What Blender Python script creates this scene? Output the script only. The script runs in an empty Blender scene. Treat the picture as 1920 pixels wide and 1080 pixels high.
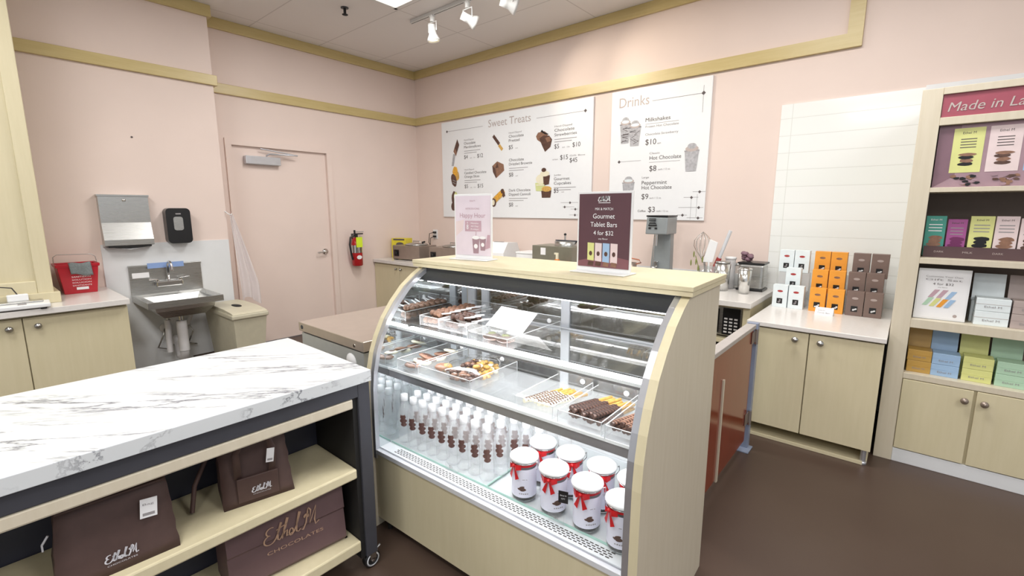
import bpy, bmesh, math, random
from mathutils import Vector, Matrix
random.seed(7)
C = bpy.context.scene.collection
SC = bpy.context.scene
R = math.radians

# ---------------------------------------------------------------- camera
cam_d = bpy.data.cameras.new('camera'); cam = bpy.data.objects.new('camera', cam_d); C.objects.link(cam)
cam.location = (0, 0, 1.47)
cam.rotation_euler = (R(90 - 9.55), 0, R(40.35))
cam_d.sensor_width = 36; cam_d.lens = 877.0 / 1920 * 36; cam_d.clip_start = 0.02
SC.camera = cam
# ---------------------------------------------------------------- view
SC.view_settings.view_transform = 'Standard'; SC.view_settings.look = 'None'
SC.view_settings.exposure = 0.12; SC.view_settings.gamma = 1; SC.view_settings.use_curve_mapping = False
SC.cycles.transparent_max_bounces = 48; SC.cycles.max_bounces = 10
# ---------------------------------------------------------------- world (the lit mall beyond the shop)
W = bpy.data.worlds.new('mall'); SC.world = W; W.use_nodes = True
W.node_tree.nodes['Background'].inputs[0].default_value = (0.95, 0.97, 1.0, 1)
W.node_tree.nodes['Background'].inputs[1].default_value = 0.6
# ---------------------------------------------------------------- ceiling troffers' light
TROFFERS = [(-3.19, 2.52), (-0.6, 2.52), (-3.19, -0.4), (-0.6, -0.4), (1.8, 1.0), (1.8, -2.0), (-0.6, -3.0)]
for (x, y) in TROFFERS:
    ld = bpy.data.lights.new('troffer_light', 'AREA'); ld.shape = 'RECTANGLE'; ld.size = 1.16; ld.size_y = 0.58
    ld.energy = 38; ld.color = (1.0, 0.985, 0.96)
    lo = bpy.data.objects.new('troffer_light', ld); C.objects.link(lo); lo.location = (x, y, 3.262)

# ================================================================ helpers
def lin(c):
    return tuple((v / 12.92 if v <= 0.04045 else ((v + 0.055) / 1.055) ** 2.4) for v in (c[0] / 255, c[1] / 255, c[2] / 255)) + (1,)

def base(name):
    m = bpy.data.materials.new(name); m.use_nodes = True
    return m, m.node_tree, m.node_tree.nodes['Principled BSDF']

def P(name, rgb, rough=0.5, metal=0.0, var=0.04, scale=18, spec=0.5, bump=0.0, coat=0.0):
    """plain procedural material: colour slightly varied by noise"""
    m, t, b = base(name)
    n = t.nodes.new('ShaderNodeTexNoise'); n.inputs['Scale'].default_value = scale; n.inputs['Detail'].default_value = 3
    tc = t.nodes.new('ShaderNodeTexCoord'); t.links.new(tc.outputs['Object'], n.inputs['Vector'])
    cr = t.nodes.new('ShaderNodeValToRGB')
    c = lin(rgb)
    cr.color_ramp.elements[0].position = 0.3; cr.color_ramp.elements[1].position = 0.7
    cr.color_ramp.elements[0].color = tuple(v * (1 - var) for v in c[:3]) + (1,)
    cr.color_ramp.elements[1].color = tuple(min(1, v * (1 + var)) for v in c[:3]) + (1,)
    t.links.new(n.outputs['Fac'], cr.inputs['Fac']); t.links.new(cr.outputs['Color'], b.inputs['Base Color'])
    b.inputs['Roughness'].default_value = rough; b.inputs['Metallic'].default_value = metal
    b.inputs['Specular IOR Level'].default_value = spec; b.inputs['Coat Weight'].default_value = coat
    if bump:
        bp = t.nodes.new('ShaderNodeBump'); bp.inputs['Strength'].default_value = bump; bp.inputs['Distance'].default_value = 0.01
        t.links.new(n.outputs['Fac'], bp.inputs['Height']); t.links.new(bp.outputs['Normal'], b.inputs['Normal'])
    return m

def wood(name, c0, c1, rough=0.42, stretch=(14, 14, 1.2)):
    m, t, b = base(name)
    tc = t.nodes.new('ShaderNodeTexCoord'); mp = t.nodes.new('ShaderNodeMapping'); mp.inputs['Scale'].default_value = stretch
    n = t.nodes.new('ShaderNodeTexNoise'); n.inputs['Scale'].default_value = 3.2; n.inputs['Detail'].default_value = 6; n.inputs['Roughness'].default_value = 0.6
    cr = t.nodes.new('ShaderNodeValToRGB'); cr.color_ramp.elements[0].position = 0.25; cr.color_ramp.elements[1].position = 0.75
    cr.color_ramp.elements[0].color = lin(c0); cr.color_ramp.elements[1].color = lin(c1)
    t.links.new(tc.outputs['Object'], mp.inputs['Vector']); t.links.new(mp.outputs['Vector'], n.inputs['Vector'])
    t.links.new(n.outputs['Fac'], cr.inputs['Fac']); t.links.new(cr.outputs['Color'], b.inputs['Base Color'])
    b.inputs['Roughness'].default_value = rough
    return m

def steel(name, rgb=(190, 190, 188), rough=0.28, stretch=(1, 1, 60)):
    m, t, b = base(name)
    tc = t.nodes.new('ShaderNodeTexCoord'); mp = t.nodes.new('ShaderNodeMapping'); mp.inputs['Scale'].default_value = stretch
    n = t.nodes.new('ShaderNodeTexNoise'); n.inputs['Scale'].default_value = 6; n.inputs['Detail'].default_value = 4
    mr = t.nodes.new('ShaderNodeMapRange'); mr.inputs['To Min'].default_value = rough * 0.8; mr.inputs['To Max'].default_value = rough * 1.25
    t.links.new(tc.outputs['Object'], mp.inputs['Vector']); t.links.new(mp.outputs['Vector'], n.inputs['Vector'])
    t.links.new(n.outputs['Fac'], mr.inputs['Value']); t.links.new(mr.outputs['Result'], b.inputs['Roughness'])
    b.inputs['Base Color'].default_value = lin(rgb); b.inputs['Metallic'].default_value = 1
    return m

def glass(name, tint=(1, 1, 1), refl=0.9, haze=0.0, hcol=(1, 1, 1), ior=1.45, rough=0.02):
    """thin clear sheet: transparent + fresnel reflection (+ a little milky diffuse)"""
    m, t, b = base(name); t.nodes.remove(b)
    out = t.nodes['Material Output']
    tr = t.nodes.new('ShaderNodeBsdfTransparent'); tr.inputs['Color'].default_value = (*tint, 1)
    gl = t.nodes.new('ShaderNodeBsdfGlossy'); gl.inputs['Roughness'].default_value = rough
    f0 = ((ior - 1) / (ior + 1)) ** 2
    lw = t.nodes.new('ShaderNodeLayerWeight'); lw.inputs['Blend'].default_value = 0.5
    pw = t.nodes.new('ShaderNodeMath'); pw.operation = 'POWER'; pw.inputs[1].default_value = 5
    fr = t.nodes.new('ShaderNodeMath'); fr.operation = 'MULTIPLY_ADD'; fr.inputs[1].default_value = 1 - f0; fr.inputs[2].default_value = f0
    t.links.new(lw.outputs['Facing'], pw.inputs[0]); t.links.new(pw.outputs[0], fr.inputs[0])
    ml = t.nodes.new('ShaderNodeMath'); ml.operation = 'MULTIPLY'; ml.inputs[1].default_value = refl
    mx = t.nodes.new('ShaderNodeMixShader')
    t.links.new(fr.outputs[0], ml.inputs[0]); t.links.new(ml.outputs[0], mx.inputs['Fac'])
    src = tr
    if haze:
        df = t.nodes.new('ShaderNodeBsdfDiffuse'); df.inputs['Color'].default_value = (*hcol, 1)
        m2 = t.nodes.new('ShaderNodeMixShader'); m2.inputs['Fac'].default_value = haze
        t.links.new(tr.outputs[0], m2.inputs[1]); t.links.new(df.outputs[0], m2.inputs[2]); src = m2
    t.links.new(src.outputs[0], mx.inputs[1]); t.links.new(gl.outputs[0], mx.inputs[2]); t.links.new(mx.outputs[0], out.inputs['Surface'])
    return m

def emit(name, rgb, s):
    m, t, b = base(name)
    b.inputs['Base Color'].default_value = lin(rgb); b.inputs['Emission Color'].default_value = lin(rgb); b.inputs['Emission Strength'].default_value = s
    return m

# ---------------------------------------------------------------- materials
M_ = {}
M_['wall'] = P('pink_paint', (229, 211, 202), 0.6, var=0.015, scale=3)
M_['maple'] = wood('maple_laminate', (206, 196, 163), (212, 202, 171))
M_['maple_trim'] = wood('maple_trim', (194, 174, 118), (205, 187, 134), 0.35, (1.2, 1.2, 14))
M_['maple_side'] = wood('maple_pale', (203, 193, 172), (211, 202, 183), 0.45)
M_['quartz'] = P('pale_quartz', (222, 218, 214), 0.22, var=0.03, scale=60)
M_['white'] = P('white_plastic', (232, 233, 234), 0.4, var=0.01)
M_['whitepanel'] = P('white_wall_panel', (222, 224, 226), 0.35, var=0.01)
M_['paper'] = P('white_paper', (236, 236, 238), 0.6, var=0.01)
M_['menu'] = P('menu_board_white', (236, 238, 240), 0.45, var=0.008)
M_['ink'] = P('grey_ink', (92, 84, 84), 0.7)
M_['inksoft'] = P('soft_grey_ink', (150, 146, 148), 0.7)
M_['titleink'] = P('taupe_title_ink', (186, 174, 170), 0.6)
M_['cup'] = P('cup_print_grey', (176, 176, 180), 0.6, var=0.2, scale=40)
M_['cupdark'] = P('cup_print_dark', (110, 106, 110), 0.6, var=0.3, scale=60)
M_['choc'] = P('chocolate', (88, 62, 52), 0.35, var=0.25, scale=40, bump=0.3)
M_['choclight'] = P('milk_chocolate', (140, 104, 84), 0.35, var=0.2, scale=40)
M_['tan'] = P('pretzel_tan', (206, 164, 88), 0.55, var=0.2, scale=60)
M_['orange'] = P('candied_orange', (226, 168, 56), 0.5, var=0.2, scale=50)
M_['cream'] = P('cream_icing', (232, 226, 200), 0.5)
M_['lime'] = P('pale_green', (208, 214, 150), 0.5)
M_['steel'] = steel('brushed_steel')
M_['steel_dk'] = P('warmer_steel', (156, 142, 132), 0.33, metal=0.5, var=0.04)
M_['steel_grn'] = P('fudge_warmer_steel', (142, 140, 126), 0.35, metal=0.45, var=0.04)
M_['steel_top'] = P('steel_table_top', (196, 184, 174), 0.28, metal=0.6, var=0.03)
M_['chrome'] = steel('chrome', (215, 215, 215), 0.08)
M_['alu'] = P('satin_aluminium', (196, 198, 204), 0.3, metal=0.75, var=0.03)
M_['alulight'] = P('white_aluminium', (222, 225, 230), 0.35, metal=0.2, var=0.02)
M_['darkframe'] = P('charcoal_frame', (62, 63, 70), 0.4, var=0.04)
M_['navy'] = P('dark_navy_laminate', (44, 46, 60), 0.5)
M_['black'] = P('black_plastic', (26, 26, 28), 0.28)
M_['blackmat'] = P('black_matte', (20, 19, 19), 0.7)
M_['fascia'] = P('dark_grey_fascia', (40, 42, 45), 0.35)
M_['red'] = P('red_plastic', (178, 30, 44), 0.3)
M_['redcan'] = P('red_can', (176, 32, 36), 0.2)
M_['ribbon'] = P('red_satin_ribbon', (196, 28, 34), 0.35, var=0.15, scale=50)
M_['rag'] = P('grey_cloth', (120, 128, 130), 0.9, var=0.12, scale=90, bump=0.4)
M_['bin'] = P('beige_bin', (196, 190, 168), 0.45)
M_['bluefilm'] = P('blue_film', (140, 166, 214), 0.3)
M_['pvc'] = P('white_pipe_cover', (222, 220, 222), 0.4)
M_['brownbase'] = P('brown_baseboard', (92, 78, 70), 0.6)
M_['bag'] = P('brown_bag_fabric', (74, 54, 50), 0.62, var=0.08, scale=30)
M_['paperbag'] = P('brown_paper_bag', (98, 76, 78), 0.5, var=0.05, scale=12, bump=0.15)
M_['gold'] = P('tan_gold_print', (176, 144, 120), 0.4)
M_['silver'] = P('silver_print', (206, 206, 214), 0.4)
M_['yellow'] = P('yellow_card', (222, 206, 60), 0.4)
M_['tagyel'] = P('neon_tag', (214, 236, 50), 0.5)
M_['pinkprint'] = P('pink_poster', (222, 210, 220), 0.35, var=0.06, scale=9)
M_['pinkdeep'] = P('dusty_rose', (192, 160, 172), 0.4, var=0.08)
M_['plum'] = P('plum_poster', (92, 62, 68), 0.2, var=0.08, scale=5)
M_['plumfloor'] = P('plum_poster_floor', (128, 84, 90), 0.25)
M_['rose'] = P('rose_header', (158, 76, 92), 0.4)
M_['mauve'] = P('mauve_graphic', (160, 132, 142), 0.4, var=0.05)
M_['mauvedk'] = P('dark_mauve_graphic', (128, 98, 110), 0.4, var=0.05)
M_['boxyel'] = P('yellow_box', (214, 216, 142), 0.4)
M_['boxpink'] = P('pink_box', (224, 206, 206), 0.4)
M_['teal'] = P('teal_wrap', (72, 152, 138), 0.35)
M_['purple'] = P('purple_wrap', (160, 84, 142), 0.35)
M_['lightblue'] = P('light_blue_card', (158, 188, 220), 0.4)
M_['mint'] = P('mint_card', (176, 208, 182), 0.4)
M_['goldbox'] = P('gold_card', (190, 152, 80), 0.35)
M_['taupe'] = P('taupe_card', (176, 162, 158), 0.45)
M_['whitebox'] = P('white_candy_card', (224, 233, 236), 0.4)
M_['orangebox'] = P('orange_card', (232, 158, 58), 0.42)
M_['brownbox'] = P('brown_card', (122, 103, 96), 0.42)
M_['pinkbrown'] = P('shelf_back_brown', (124, 110, 101), 0.6)
M_['traybrown'] = P('brown_tray_card', (84, 62, 64), 0.5)
M_['gatered'] = wood('mahogany_gate', (122, 48, 30), (146, 66, 44), 0.14, (10, 10, 1))
M_['greyrail'] = P('grey_rail', (176, 170, 166), 0.4)
M_['bluefilm2'] = P('blue_grey_post', (136, 146, 168), 0.35)
M_['track'] = P('white_track', (220, 220, 218), 0.4)
M_['glassfront'] = glass('curved_glass', (0.985, 0.995, 0.99), 0.55)
M_['glassrear'] = glass('rear_door_glass', (0.42, 0.42, 0.40), 1.0, ior=4.2)
M_['glassshelf'] = glass('shelf_glass', (0.98, 0.987, 0.985), 1.0, haze=0.03, hcol=(0.9, 0.92, 0.92))
M_['glassedge'] = P('green_glass_edge', (170, 206, 196), 0.2)
M_['acryl'] = glass('clear_acrylic', (0.985, 0.988, 0.99), 1.0, haze=0.05)
M_['acryledge'] = P('acrylic_edge', (236, 240, 242), 0.2)
M_['water'] = glass('bottle_plastic', (0.98, 0.983, 0.985), 1.0, haze=0.14, hcol=(0.95, 0.95, 0.96))
M_['frost'] = glass('frosted_cap', (0.94, 0.945, 0.95), 0.8, haze=0.35, hcol=(0.93, 0.93, 0.94))
M_['jarglass'] = glass('jar_glass', (0.96, 0.97, 0.97), 1.0, haze=0.06)
M_['cello'] = glass('cellophane', (0.96, 0.96, 0.96), 1.4, ior=1.7, rough=0.08)
M_['drape'] = glass('translucent_drape', (0.9, 0.88, 0.9), 0.4, haze=0.5, hcol=(0.85, 0.82, 0.84))
M_['labelwhite'] = P('jar_label', (222, 222, 236), 0.35)
M_['bear'] = P('brown_bear_print', (96, 66, 60), 0.45, var=0.15)
M_['led'] = emit('led_strip', (252, 250, 252), 17.0)
M_['diffuser'] = emit('troffer_diffuser', (255, 252, 245), 2.6)
M_['bulb'] = emit('spot_bulb', (255, 236, 200), 6.0)
M_['amber'] = P('amber_soap', (208, 120, 40), 0.3)
M_['bluecloth'] = P('navy_cloth', (40, 46, 84), 0.8)
M_['mixer'] = P('grey_mixer', (146, 152, 154), 0.35, metal=0.3)
M_['silicone'] = P('red_silicone', (170, 60, 60), 0.4)
M_['cable'] = P('black_cable', (60, 56, 54), 0.5)
M_['leaf'] = P('green_sprig', (120, 128, 60), 0.6)

M_['cupsteel'] = steel('cup_steel', (222, 222, 220), 0.2, (60, 60, 1))
M_['deckwhite'] = P('white_deck', (226, 230, 234), 0.35, var=0.01)
M_['chestfront'] = P('chest_steel', (190, 194, 194), 0.35, metal=0.45, var=0.03)
# floor: dark brown polished
m, t, b = base('dark_brown_floor')
n = t.nodes.new('ShaderNodeTexNoise'); n.inputs['Scale'].default_value = 1.6; n.inputs['Detail'].default_value = 3
cr = t.nodes.new('ShaderNodeValToRGB'); cr.color_ramp.elements[0].color = lin((72, 56, 49)); cr.color_ramp.elements[1].color = lin((86, 71, 62))
tc = t.nodes.new('ShaderNodeTexCoord'); t.links.new(tc.outputs['Object'], n.inputs['Vector']); t.links.new(n.outputs['Fac'], cr.inputs['Fac'])
t.links.new(cr.outputs['Color'], b.inputs['Base Color']); b.inputs['Roughness'].default_value = 0.38; b.inputs['Specular IOR Level'].default_value = 0.35
M_['floor'] = m
# ceiling: pale tiles with faint joints
m, t, b = base('ceiling_tiles')
tc = t.nodes.new('ShaderNodeTexCoord'); mp = t.nodes.new('ShaderNodeMapping'); mp.inputs['Location'].default_value = (3.84, -2.9, 0)
br = t.nodes.new('ShaderNodeTexBrick'); br.offset = 0; br.inputs['Scale'].default_value = 1
br.inputs['Brick Width'].default_value = 1.30; br.inputs['Row Height'].default_value = 0.74; br.inputs['Mortar Size'].default_value = 0.006
br.inputs['Color1'].default_value = lin((230, 226, 223)); br.inputs['Color2'].default_value = lin((227, 223, 220)); br.inputs['Mortar'].default_value = lin((204, 199, 196))
t.links.new(tc.outputs['Object'], mp.inputs['Vector']); t.links.new(mp.outputs['Vector'], br.inputs['Vector']); t.links.new(br.outputs['Color'], b.inputs['Base Color'])
b.inputs['Roughness'].default_value = 0.85
M_['ceiling'] = m
# glossy white wall tile, bricks in x/z
m, t, b = base('white_gloss_tile')
tc = t.nodes.new('ShaderNodeTexCoord'); sp = t.nodes.new('ShaderNodeSeparateXYZ'); cb = t.nodes.new('ShaderNodeCombineXYZ')
t.links.new(tc.outputs['Object'], sp.inputs[0]); t.links.new(sp.outputs['X'], cb.inputs['X']); t.links.new(sp.outputs['Z'], cb.inputs['Y'])
br = t.nodes.new('ShaderNodeTexBrick'); br.offset = 0.0; br.inputs['Scale'].default_value = 1
br.inputs['Brick Width'].default_value = 0.93; br.inputs['Row Height'].default_value = 0.128; br.inputs['Mortar Size'].default_value = 0.0022
br.inputs['Color1'].default_value = lin((240, 242, 240)); br.inputs['Color2'].default_value = lin((238, 241, 238)); br.inputs['Mortar'].default_value = lin((222, 224, 220))
mp = t.nodes.new('ShaderNodeMapping'); mp.inputs['Location'].default_value = (0.79, 0.02, 0)
t.links.new(cb.outputs[0], mp.inputs['Vector']); t.links.new(mp.outputs['Vector'], br.inputs['Vector']); t.links.new(br.outputs['Color'], b.inputs['Base Color'])
b.inputs['Roughness'].default_value = 0.12
bp = t.nodes.new('ShaderNodeBump'); bp.inputs['Strength'].default_value = 0.4; bp.inputs['Distance'].default_value = 0.004; bp.invert = True
t.links.new(br.outputs['Fac'], bp.inputs['Height']); t.links.new(bp.outputs['Normal'], b.inputs['Normal'])
M_['tile'] = m
# marble with thin grey veins running along y
m, t, b = base('white_marble')
tc = t.nodes.new('ShaderNodeTexCoord'); m0 = t.nodes.new('ShaderNodeMapping'); m0.inputs['Rotation'].default_value = (0, 0, R(-48)); mp = t.nodes.new('ShaderNodeMapping'); mp.inputs['Scale'].default_value = (1.1, 7.0, 5.0)
n1 = t.nodes.new('ShaderNodeTexNoise'); n1.inputs['Scale'].default_value = 1.7; n1.inputs['Detail'].default_value = 8; n1.inputs['Roughness'].default_value = 0.62; n1.inputs['Distortion'].default_value = 0.25
n2 = t.nodes.new('ShaderNodeTexNoise'); n2.inputs['Scale'].default_value = 1.1; n2.inputs['Detail'].default_value = 3
sb = t.nodes.new('ShaderNodeMath'); sb.operation = 'SUBTRACT'; sb.inputs[1].default_value = 0.5
ab = t.nodes.new('ShaderNodeMath'); ab.operation = 'ABSOLUTE'
mr = t.nodes.new('ShaderNodeMapRange'); mr.inputs['From Min'].default_value = 0.0; mr.inputs['From Max'].default_value = 0.026; mr.inputs['To Min'].default_value = 1; mr.inputs['To Max'].default_value = 0
m2 = t.nodes.new('ShaderNodeMapRange'); m2.inputs['From Min'].default_value = 0.42; m2.inputs['From Max'].default_value = 0.62
mu = t.nodes.new('ShaderNodeMath'); mu.operation = 'MULTIPLY'
mix = t.nodes.new('ShaderNodeMix'); mix.data_type = 'RGBA'
mix.inputs['A'].default_value = lin((212, 216, 219)); mix.inputs['B'].default_value = lin((104, 106, 116))
t.links.new(tc.outputs['Object'], m0.inputs['Vector']); t.links.new(m0.outputs['Vector'], mp.inputs['Vector']); t.links.new(mp.outputs['Vector'], n1.inputs['Vector']); t.links.new(mp.outputs['Vector'], n2.inputs['Vector'])
t.links.new(n1.outputs['Fac'], sb.inputs[0]); t.links.new(sb.outputs[0], ab.inputs[0]); t.links.new(ab.outputs[0], mr.inputs['Value'])
t.links.new(n2.outputs['Fac'], m2.inputs['Value']); t.links.new(mr.outputs['Result'], mu.inputs[0]); t.links.new(m2.outputs['Result'], mu.inputs[1])
t.links.new(mu.outputs[0], mix.inputs['Factor']); t.links.new(mix.outputs['Result'], b.inputs['Base Color']); b.inputs['Roughness'].default_value = 0.25
M_['marble'] = m

_font_cache = {}
def glyphs(s):
    if s not in _font_cache:
        cu = bpy.data.curves.new('text', 'FONT'); cu.body = s; cu.size = 1.0; cu.resolution_u = 3
        o = bpy.data.objects.new('text', cu); me = o.to_mesh()
        vs = [v.co.copy() for v in me.vertices]; fs = [tuple(p.vertices) for p in me.polygons]
        o.to_mesh_clear(); bpy.data.objects.remove(o); bpy.data.curves.remove(cu)
        _font_cache[s] = (vs, fs)
    return _font_cache[s]

class MB:
    """mesh builder: collects shapes, material slot per face"""
    def __init__(s): s.v = []; s.f = []; s.mi = []; s.sm = []; s.T = Matrix.Identity(4); s.mats = []
    def slot(s, m):
        if m is None: return 0
        mm = M_[m] if isinstance(m, str) else m
        if mm not in s.mats: s.mats.append(mm)
        return s.mats.index(mm)
    def add(s, vs, fs, m=None, smooth=False):
        k = len(s.v); s.v += [s.T @ Vector(p) for p in vs]; i = s.slot(m)
        for f in fs: s.f.append([k + a for a in f]); s.mi.append(i); s.sm.append(smooth)
        return s
    def box(s, a, b, m=None):
        x0, y0, z0 = a; x1, y1, z1 = b
        if x0 > x1: x0, x1 = x1, x0
        if y0 > y1: y0, y1 = y1, y0
        if z0 > z1: z0, z1 = z1, z0
        vs = [(x0, y0, z0), (x1, y0, z0), (x1, y1, z0), (x0, y1, z0), (x0, y0, z1), (x1, y0, z1), (x1, y1, z1), (x0, y1, z1)]
        return s.add(vs, [(0, 3, 2, 1), (4, 5, 6, 7), (0, 1, 5, 4), (1, 2, 6, 5), (2, 3, 7, 6), (3, 0, 4, 7)], m)
    def prism(s, poly, d0, d1, axis='x', m=None, capm=None, smooth=False):
        """polygon in the two other axes extruded along axis from d0 to d1"""
        n = len(poly)
        def mk(d, p): return {'x': (d, p[0], p[1]), 'y': (p[0], d, p[1]), 'z': (p[0], p[1], d)}[axis]
        vs = [mk(d0, p) for p in poly] + [mk(d1, p) for p in poly]
        s.add(vs, [(i, (i + 1) % n, n + (i + 1) % n, n + i) for i in range(n)], m, smooth)
        return s.add(vs, [tuple(range(n))[::-1], tuple(range(n, 2 * n))], capm or m)
    def lathe(s, prof, c=(0, 0, 0), n=20, m=None, axis='z', smooth=True, caps=True):
        vs = []; cx, cy, cz = c
        for r, h in prof:
            for k in range(n):
                a = 2 * math.pi * k / n; p = (r * math.cos(a), r * math.sin(a), h)
                if axis == 'x': p = (p[2], p[0], p[1])
                if axis == 'y': p = (p[0], p[2], p[1])
                vs.append((cx + p[0], cy + p[1], cz + p[2]))
        L = len(prof)
        fs = [(j * n + k, j * n + (k + 1) % n, (j + 1) * n + (k + 1) % n, (j + 1) * n + k) for j in range(L - 1) for k in range(n)]
        s.add(vs, fs, m, smooth)
        if caps: s.add(vs, [tuple(range(n))[::-1], tuple(range((L - 1) * n, L * n))], m)
        return s
    def cyl(s, a, b, r, m=None, n=12, r2=None):
        return s.tube([a, b], r, m, n, r2=r2)
    def tube(s, pts, r, m=None, n=8, r2=None, closed=False):
        pts = [Vector(p) for p in pts]; L = len(pts); vs = []; up = None
        for i, p in enumerate(pts):
            if closed: d = pts[(i + 1) % L] - pts[i - 1]
            else: d = pts[min(i + 1, L - 1)] - pts[max(i - 1, 0)]
            d.normalize()
            if up is None:
                up = Vector((0, 0, 1)) if abs(d.z) < 0.9 else Vector((1, 0, 0))
            u = (up - d * up.dot(d)); u.normalize(); w = d.cross(u); up = u
            rr = r if r2 is None else r + (r2 - r) * i / max(1, L - 1)
            for k in range(n):
                a = 2 * math.pi * k / n; vs.append(p + (u * math.cos(a) + w * math.sin(a)) * rr)
        fs = [(j * n + k, j * n + (k + 1) % n, ((j + 1) % L) * n + (k + 1) % n, ((j + 1) % L) * n + k) for j in range(L if closed else L - 1) for k in range(n)]
        s.add(vs, fs, m, True)
        if not closed: s.add(vs, [tuple(range(n))[::-1], tuple(range((L - 1) * n, L * n))], m)
        return s
    def ball(s, c, r, m=None, n=10, sc=(1, 1, 1), jit=0):
        vs = []; fs = []; h = n
        for j in range(h + 1):
            th = math.pi * j / h
            for k in range(n * 2):
                a = math.pi * k / n; q = 1 + (random.uniform(-jit, jit) if jit and 0 < j < h else 0)
                vs.append((c[0] + r * sc[0] * q * math.sin(th) * math.cos(a), c[1] + r * sc[1] * q * math.sin(th) * math.sin(a), c[2] - r * sc[2] * q * math.cos(th)))
        for j in range(h):
            for k in range(2 * n):
                fs.append((j * 2 * n + k, j * 2 * n + (k + 1) % (2 * n), (j + 1) * 2 * n + (k + 1) % (2 * n), (j + 1) * 2 * n + k))
        return s.add(vs, fs, m, True)
    def grid(s, fn, nu, nv, m=None, smooth=True):
        vs = [fn(i / nu, j / nv) for j in range(nv + 1) for i in range(nu + 1)]
        fs = [(j * (nu + 1) + i, j * (nu + 1) + i + 1, (j + 1) * (nu + 1) + i + 1, (j + 1) * (nu + 1) + i) for j in range(nv) for i in range(nu)]
        return s.add(vs, fs, m, smooth)
    def flat(s, pts2, o, ux, uy, m=None):
        """flat printed polygon on a surface: points in ux/uy from o"""
        o = Vector(o); ux = Vector(ux); uy = Vector(uy)
        return s.add([o + ux * a + uy * b for a, b in pts2], [tuple(range(len(pts2)))], m)
    def text(s, body, o, ux, uy, h, m=None, width=None, align='l'):
        vs, fs = glyphs(body)
        if not vs: return s
        xs = [v.x for v in vs]; x0, x1 = min(xs), max(xs)
        k = h / 0.7; kx = k if width is None else width / max(1e-6, (x1 - x0))
        off = {'l': x0, 'c': (x0 + x1) / 2, 'r': x1}[align]
        o = Vector(o); ux = Vector(ux); uy = Vector(uy)
        return s.add([o + ux * ((v.x - off) * kx) + uy * (v.y * k) for v in vs], fs, m)
    def stroke(s, pts, o, ux, uy, w, m=None):
        """hand-lettered ribbon: polyline in ux/uy with width w"""
        o = Vector(o); ux = Vector(ux); uy = Vector(uy); P2 = [Vector(p) for p in pts]; L = len(P2); vs = []
        for i, p in enumerate(P2):
            d = P2[min(i + 1, L - 1)] - P2[max(i - 1, 0)]
            if d.length < 1e-9: d = Vector((1, 0))
            d.normalize(); nn = Vector((-d.y, d.x))
            ww = w * (0.55 + 0.6 * abs(d.y))
            vs += [o + ux * (p.x + nn.x * ww / 2) + uy * (p.y + nn.y * ww / 2), o + ux * (p.x - nn.x * ww / 2) + uy * (p.y - nn.y * ww / 2)]
        return s.add(vs, [(2 * i, 2 * i + 1, 2 * i + 3, 2 * i + 2) for i in range(L - 1)], m)
    def build(s, name, parent=None, bevel=0, loc=None, rot=None, m=None, recalc=True):
        me = bpy.data.meshes.new(name); me.from_pydata([tuple(v) for v in s.v], [], s.f)
        if not s.mats: s.mats = [M_[m] if isinstance(m, str) else (m or M_['white'])]
        for mm in s.mats: me.materials.append(mm)
        me.polygons.foreach_set('material_index', s.mi); me.polygons.foreach_set('use_smooth', s.sm)
        if recalc:
            bm = bmesh.new(); bm.from_mesh(me); bmesh.ops.recalc_face_normals(bm, faces=bm.faces); bm.to_mesh(me); bm.free()
        me.update(); o = bpy.data.objects.new(name, me); C.objects.link(o)
        if parent: o.parent = parent
        if loc: o.location = loc
        if rot: o.rotation_euler = rot
        if bevel:
            bv = o.modifiers.new('bevel', 'BEVEL'); bv.width = bevel; bv.segments = 2; bv.limit_method = 'ANGLE'; bv.angle_limit = R(50)
        return o

def tag(o, label, cat, group=None):
    o['label'] = label; o['category'] = cat
    if group: o['group'] = group
    return o
def thing(name, label, cat, loc=(0, 0, 0), rz=0, group=None):
    o = bpy.data.objects.new(name, None); o.empty_display_size = 0.1; C.objects.link(o)
    o.location = loc; o.rotation_euler = (0, 0, rz)
    return tag(o, label, cat, group)
def struct(o): o['kind'] = 'structure'; return o
def dup(root, loc=None, rz=None, label=None, group=None):
    r = root.copy(); C.objects.link(r)
    if loc is not None: r.location = loc
    if rz is not None: r.rotation_euler = (0, 0, rz)
    if label: r['label'] = label
    if group: r['group'] = group
    for ch in list(root.children):
        c = ch.copy(); C.objects.link(c); c.parent = r
        for g in list(ch.children):
            d = g.copy(); C.objects.link(d); d.parent = c
    return r
ORD = ['first', 'second', 'third', 'fourth', 'fifth', 'sixth', 'seventh', 'eighth', 'ninth', 'tenth', 'eleventh', 'twelfth']
X_, Y_, Z_ = (1, 0, 0), (0, 1, 0), (0, 0, 1)

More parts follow.
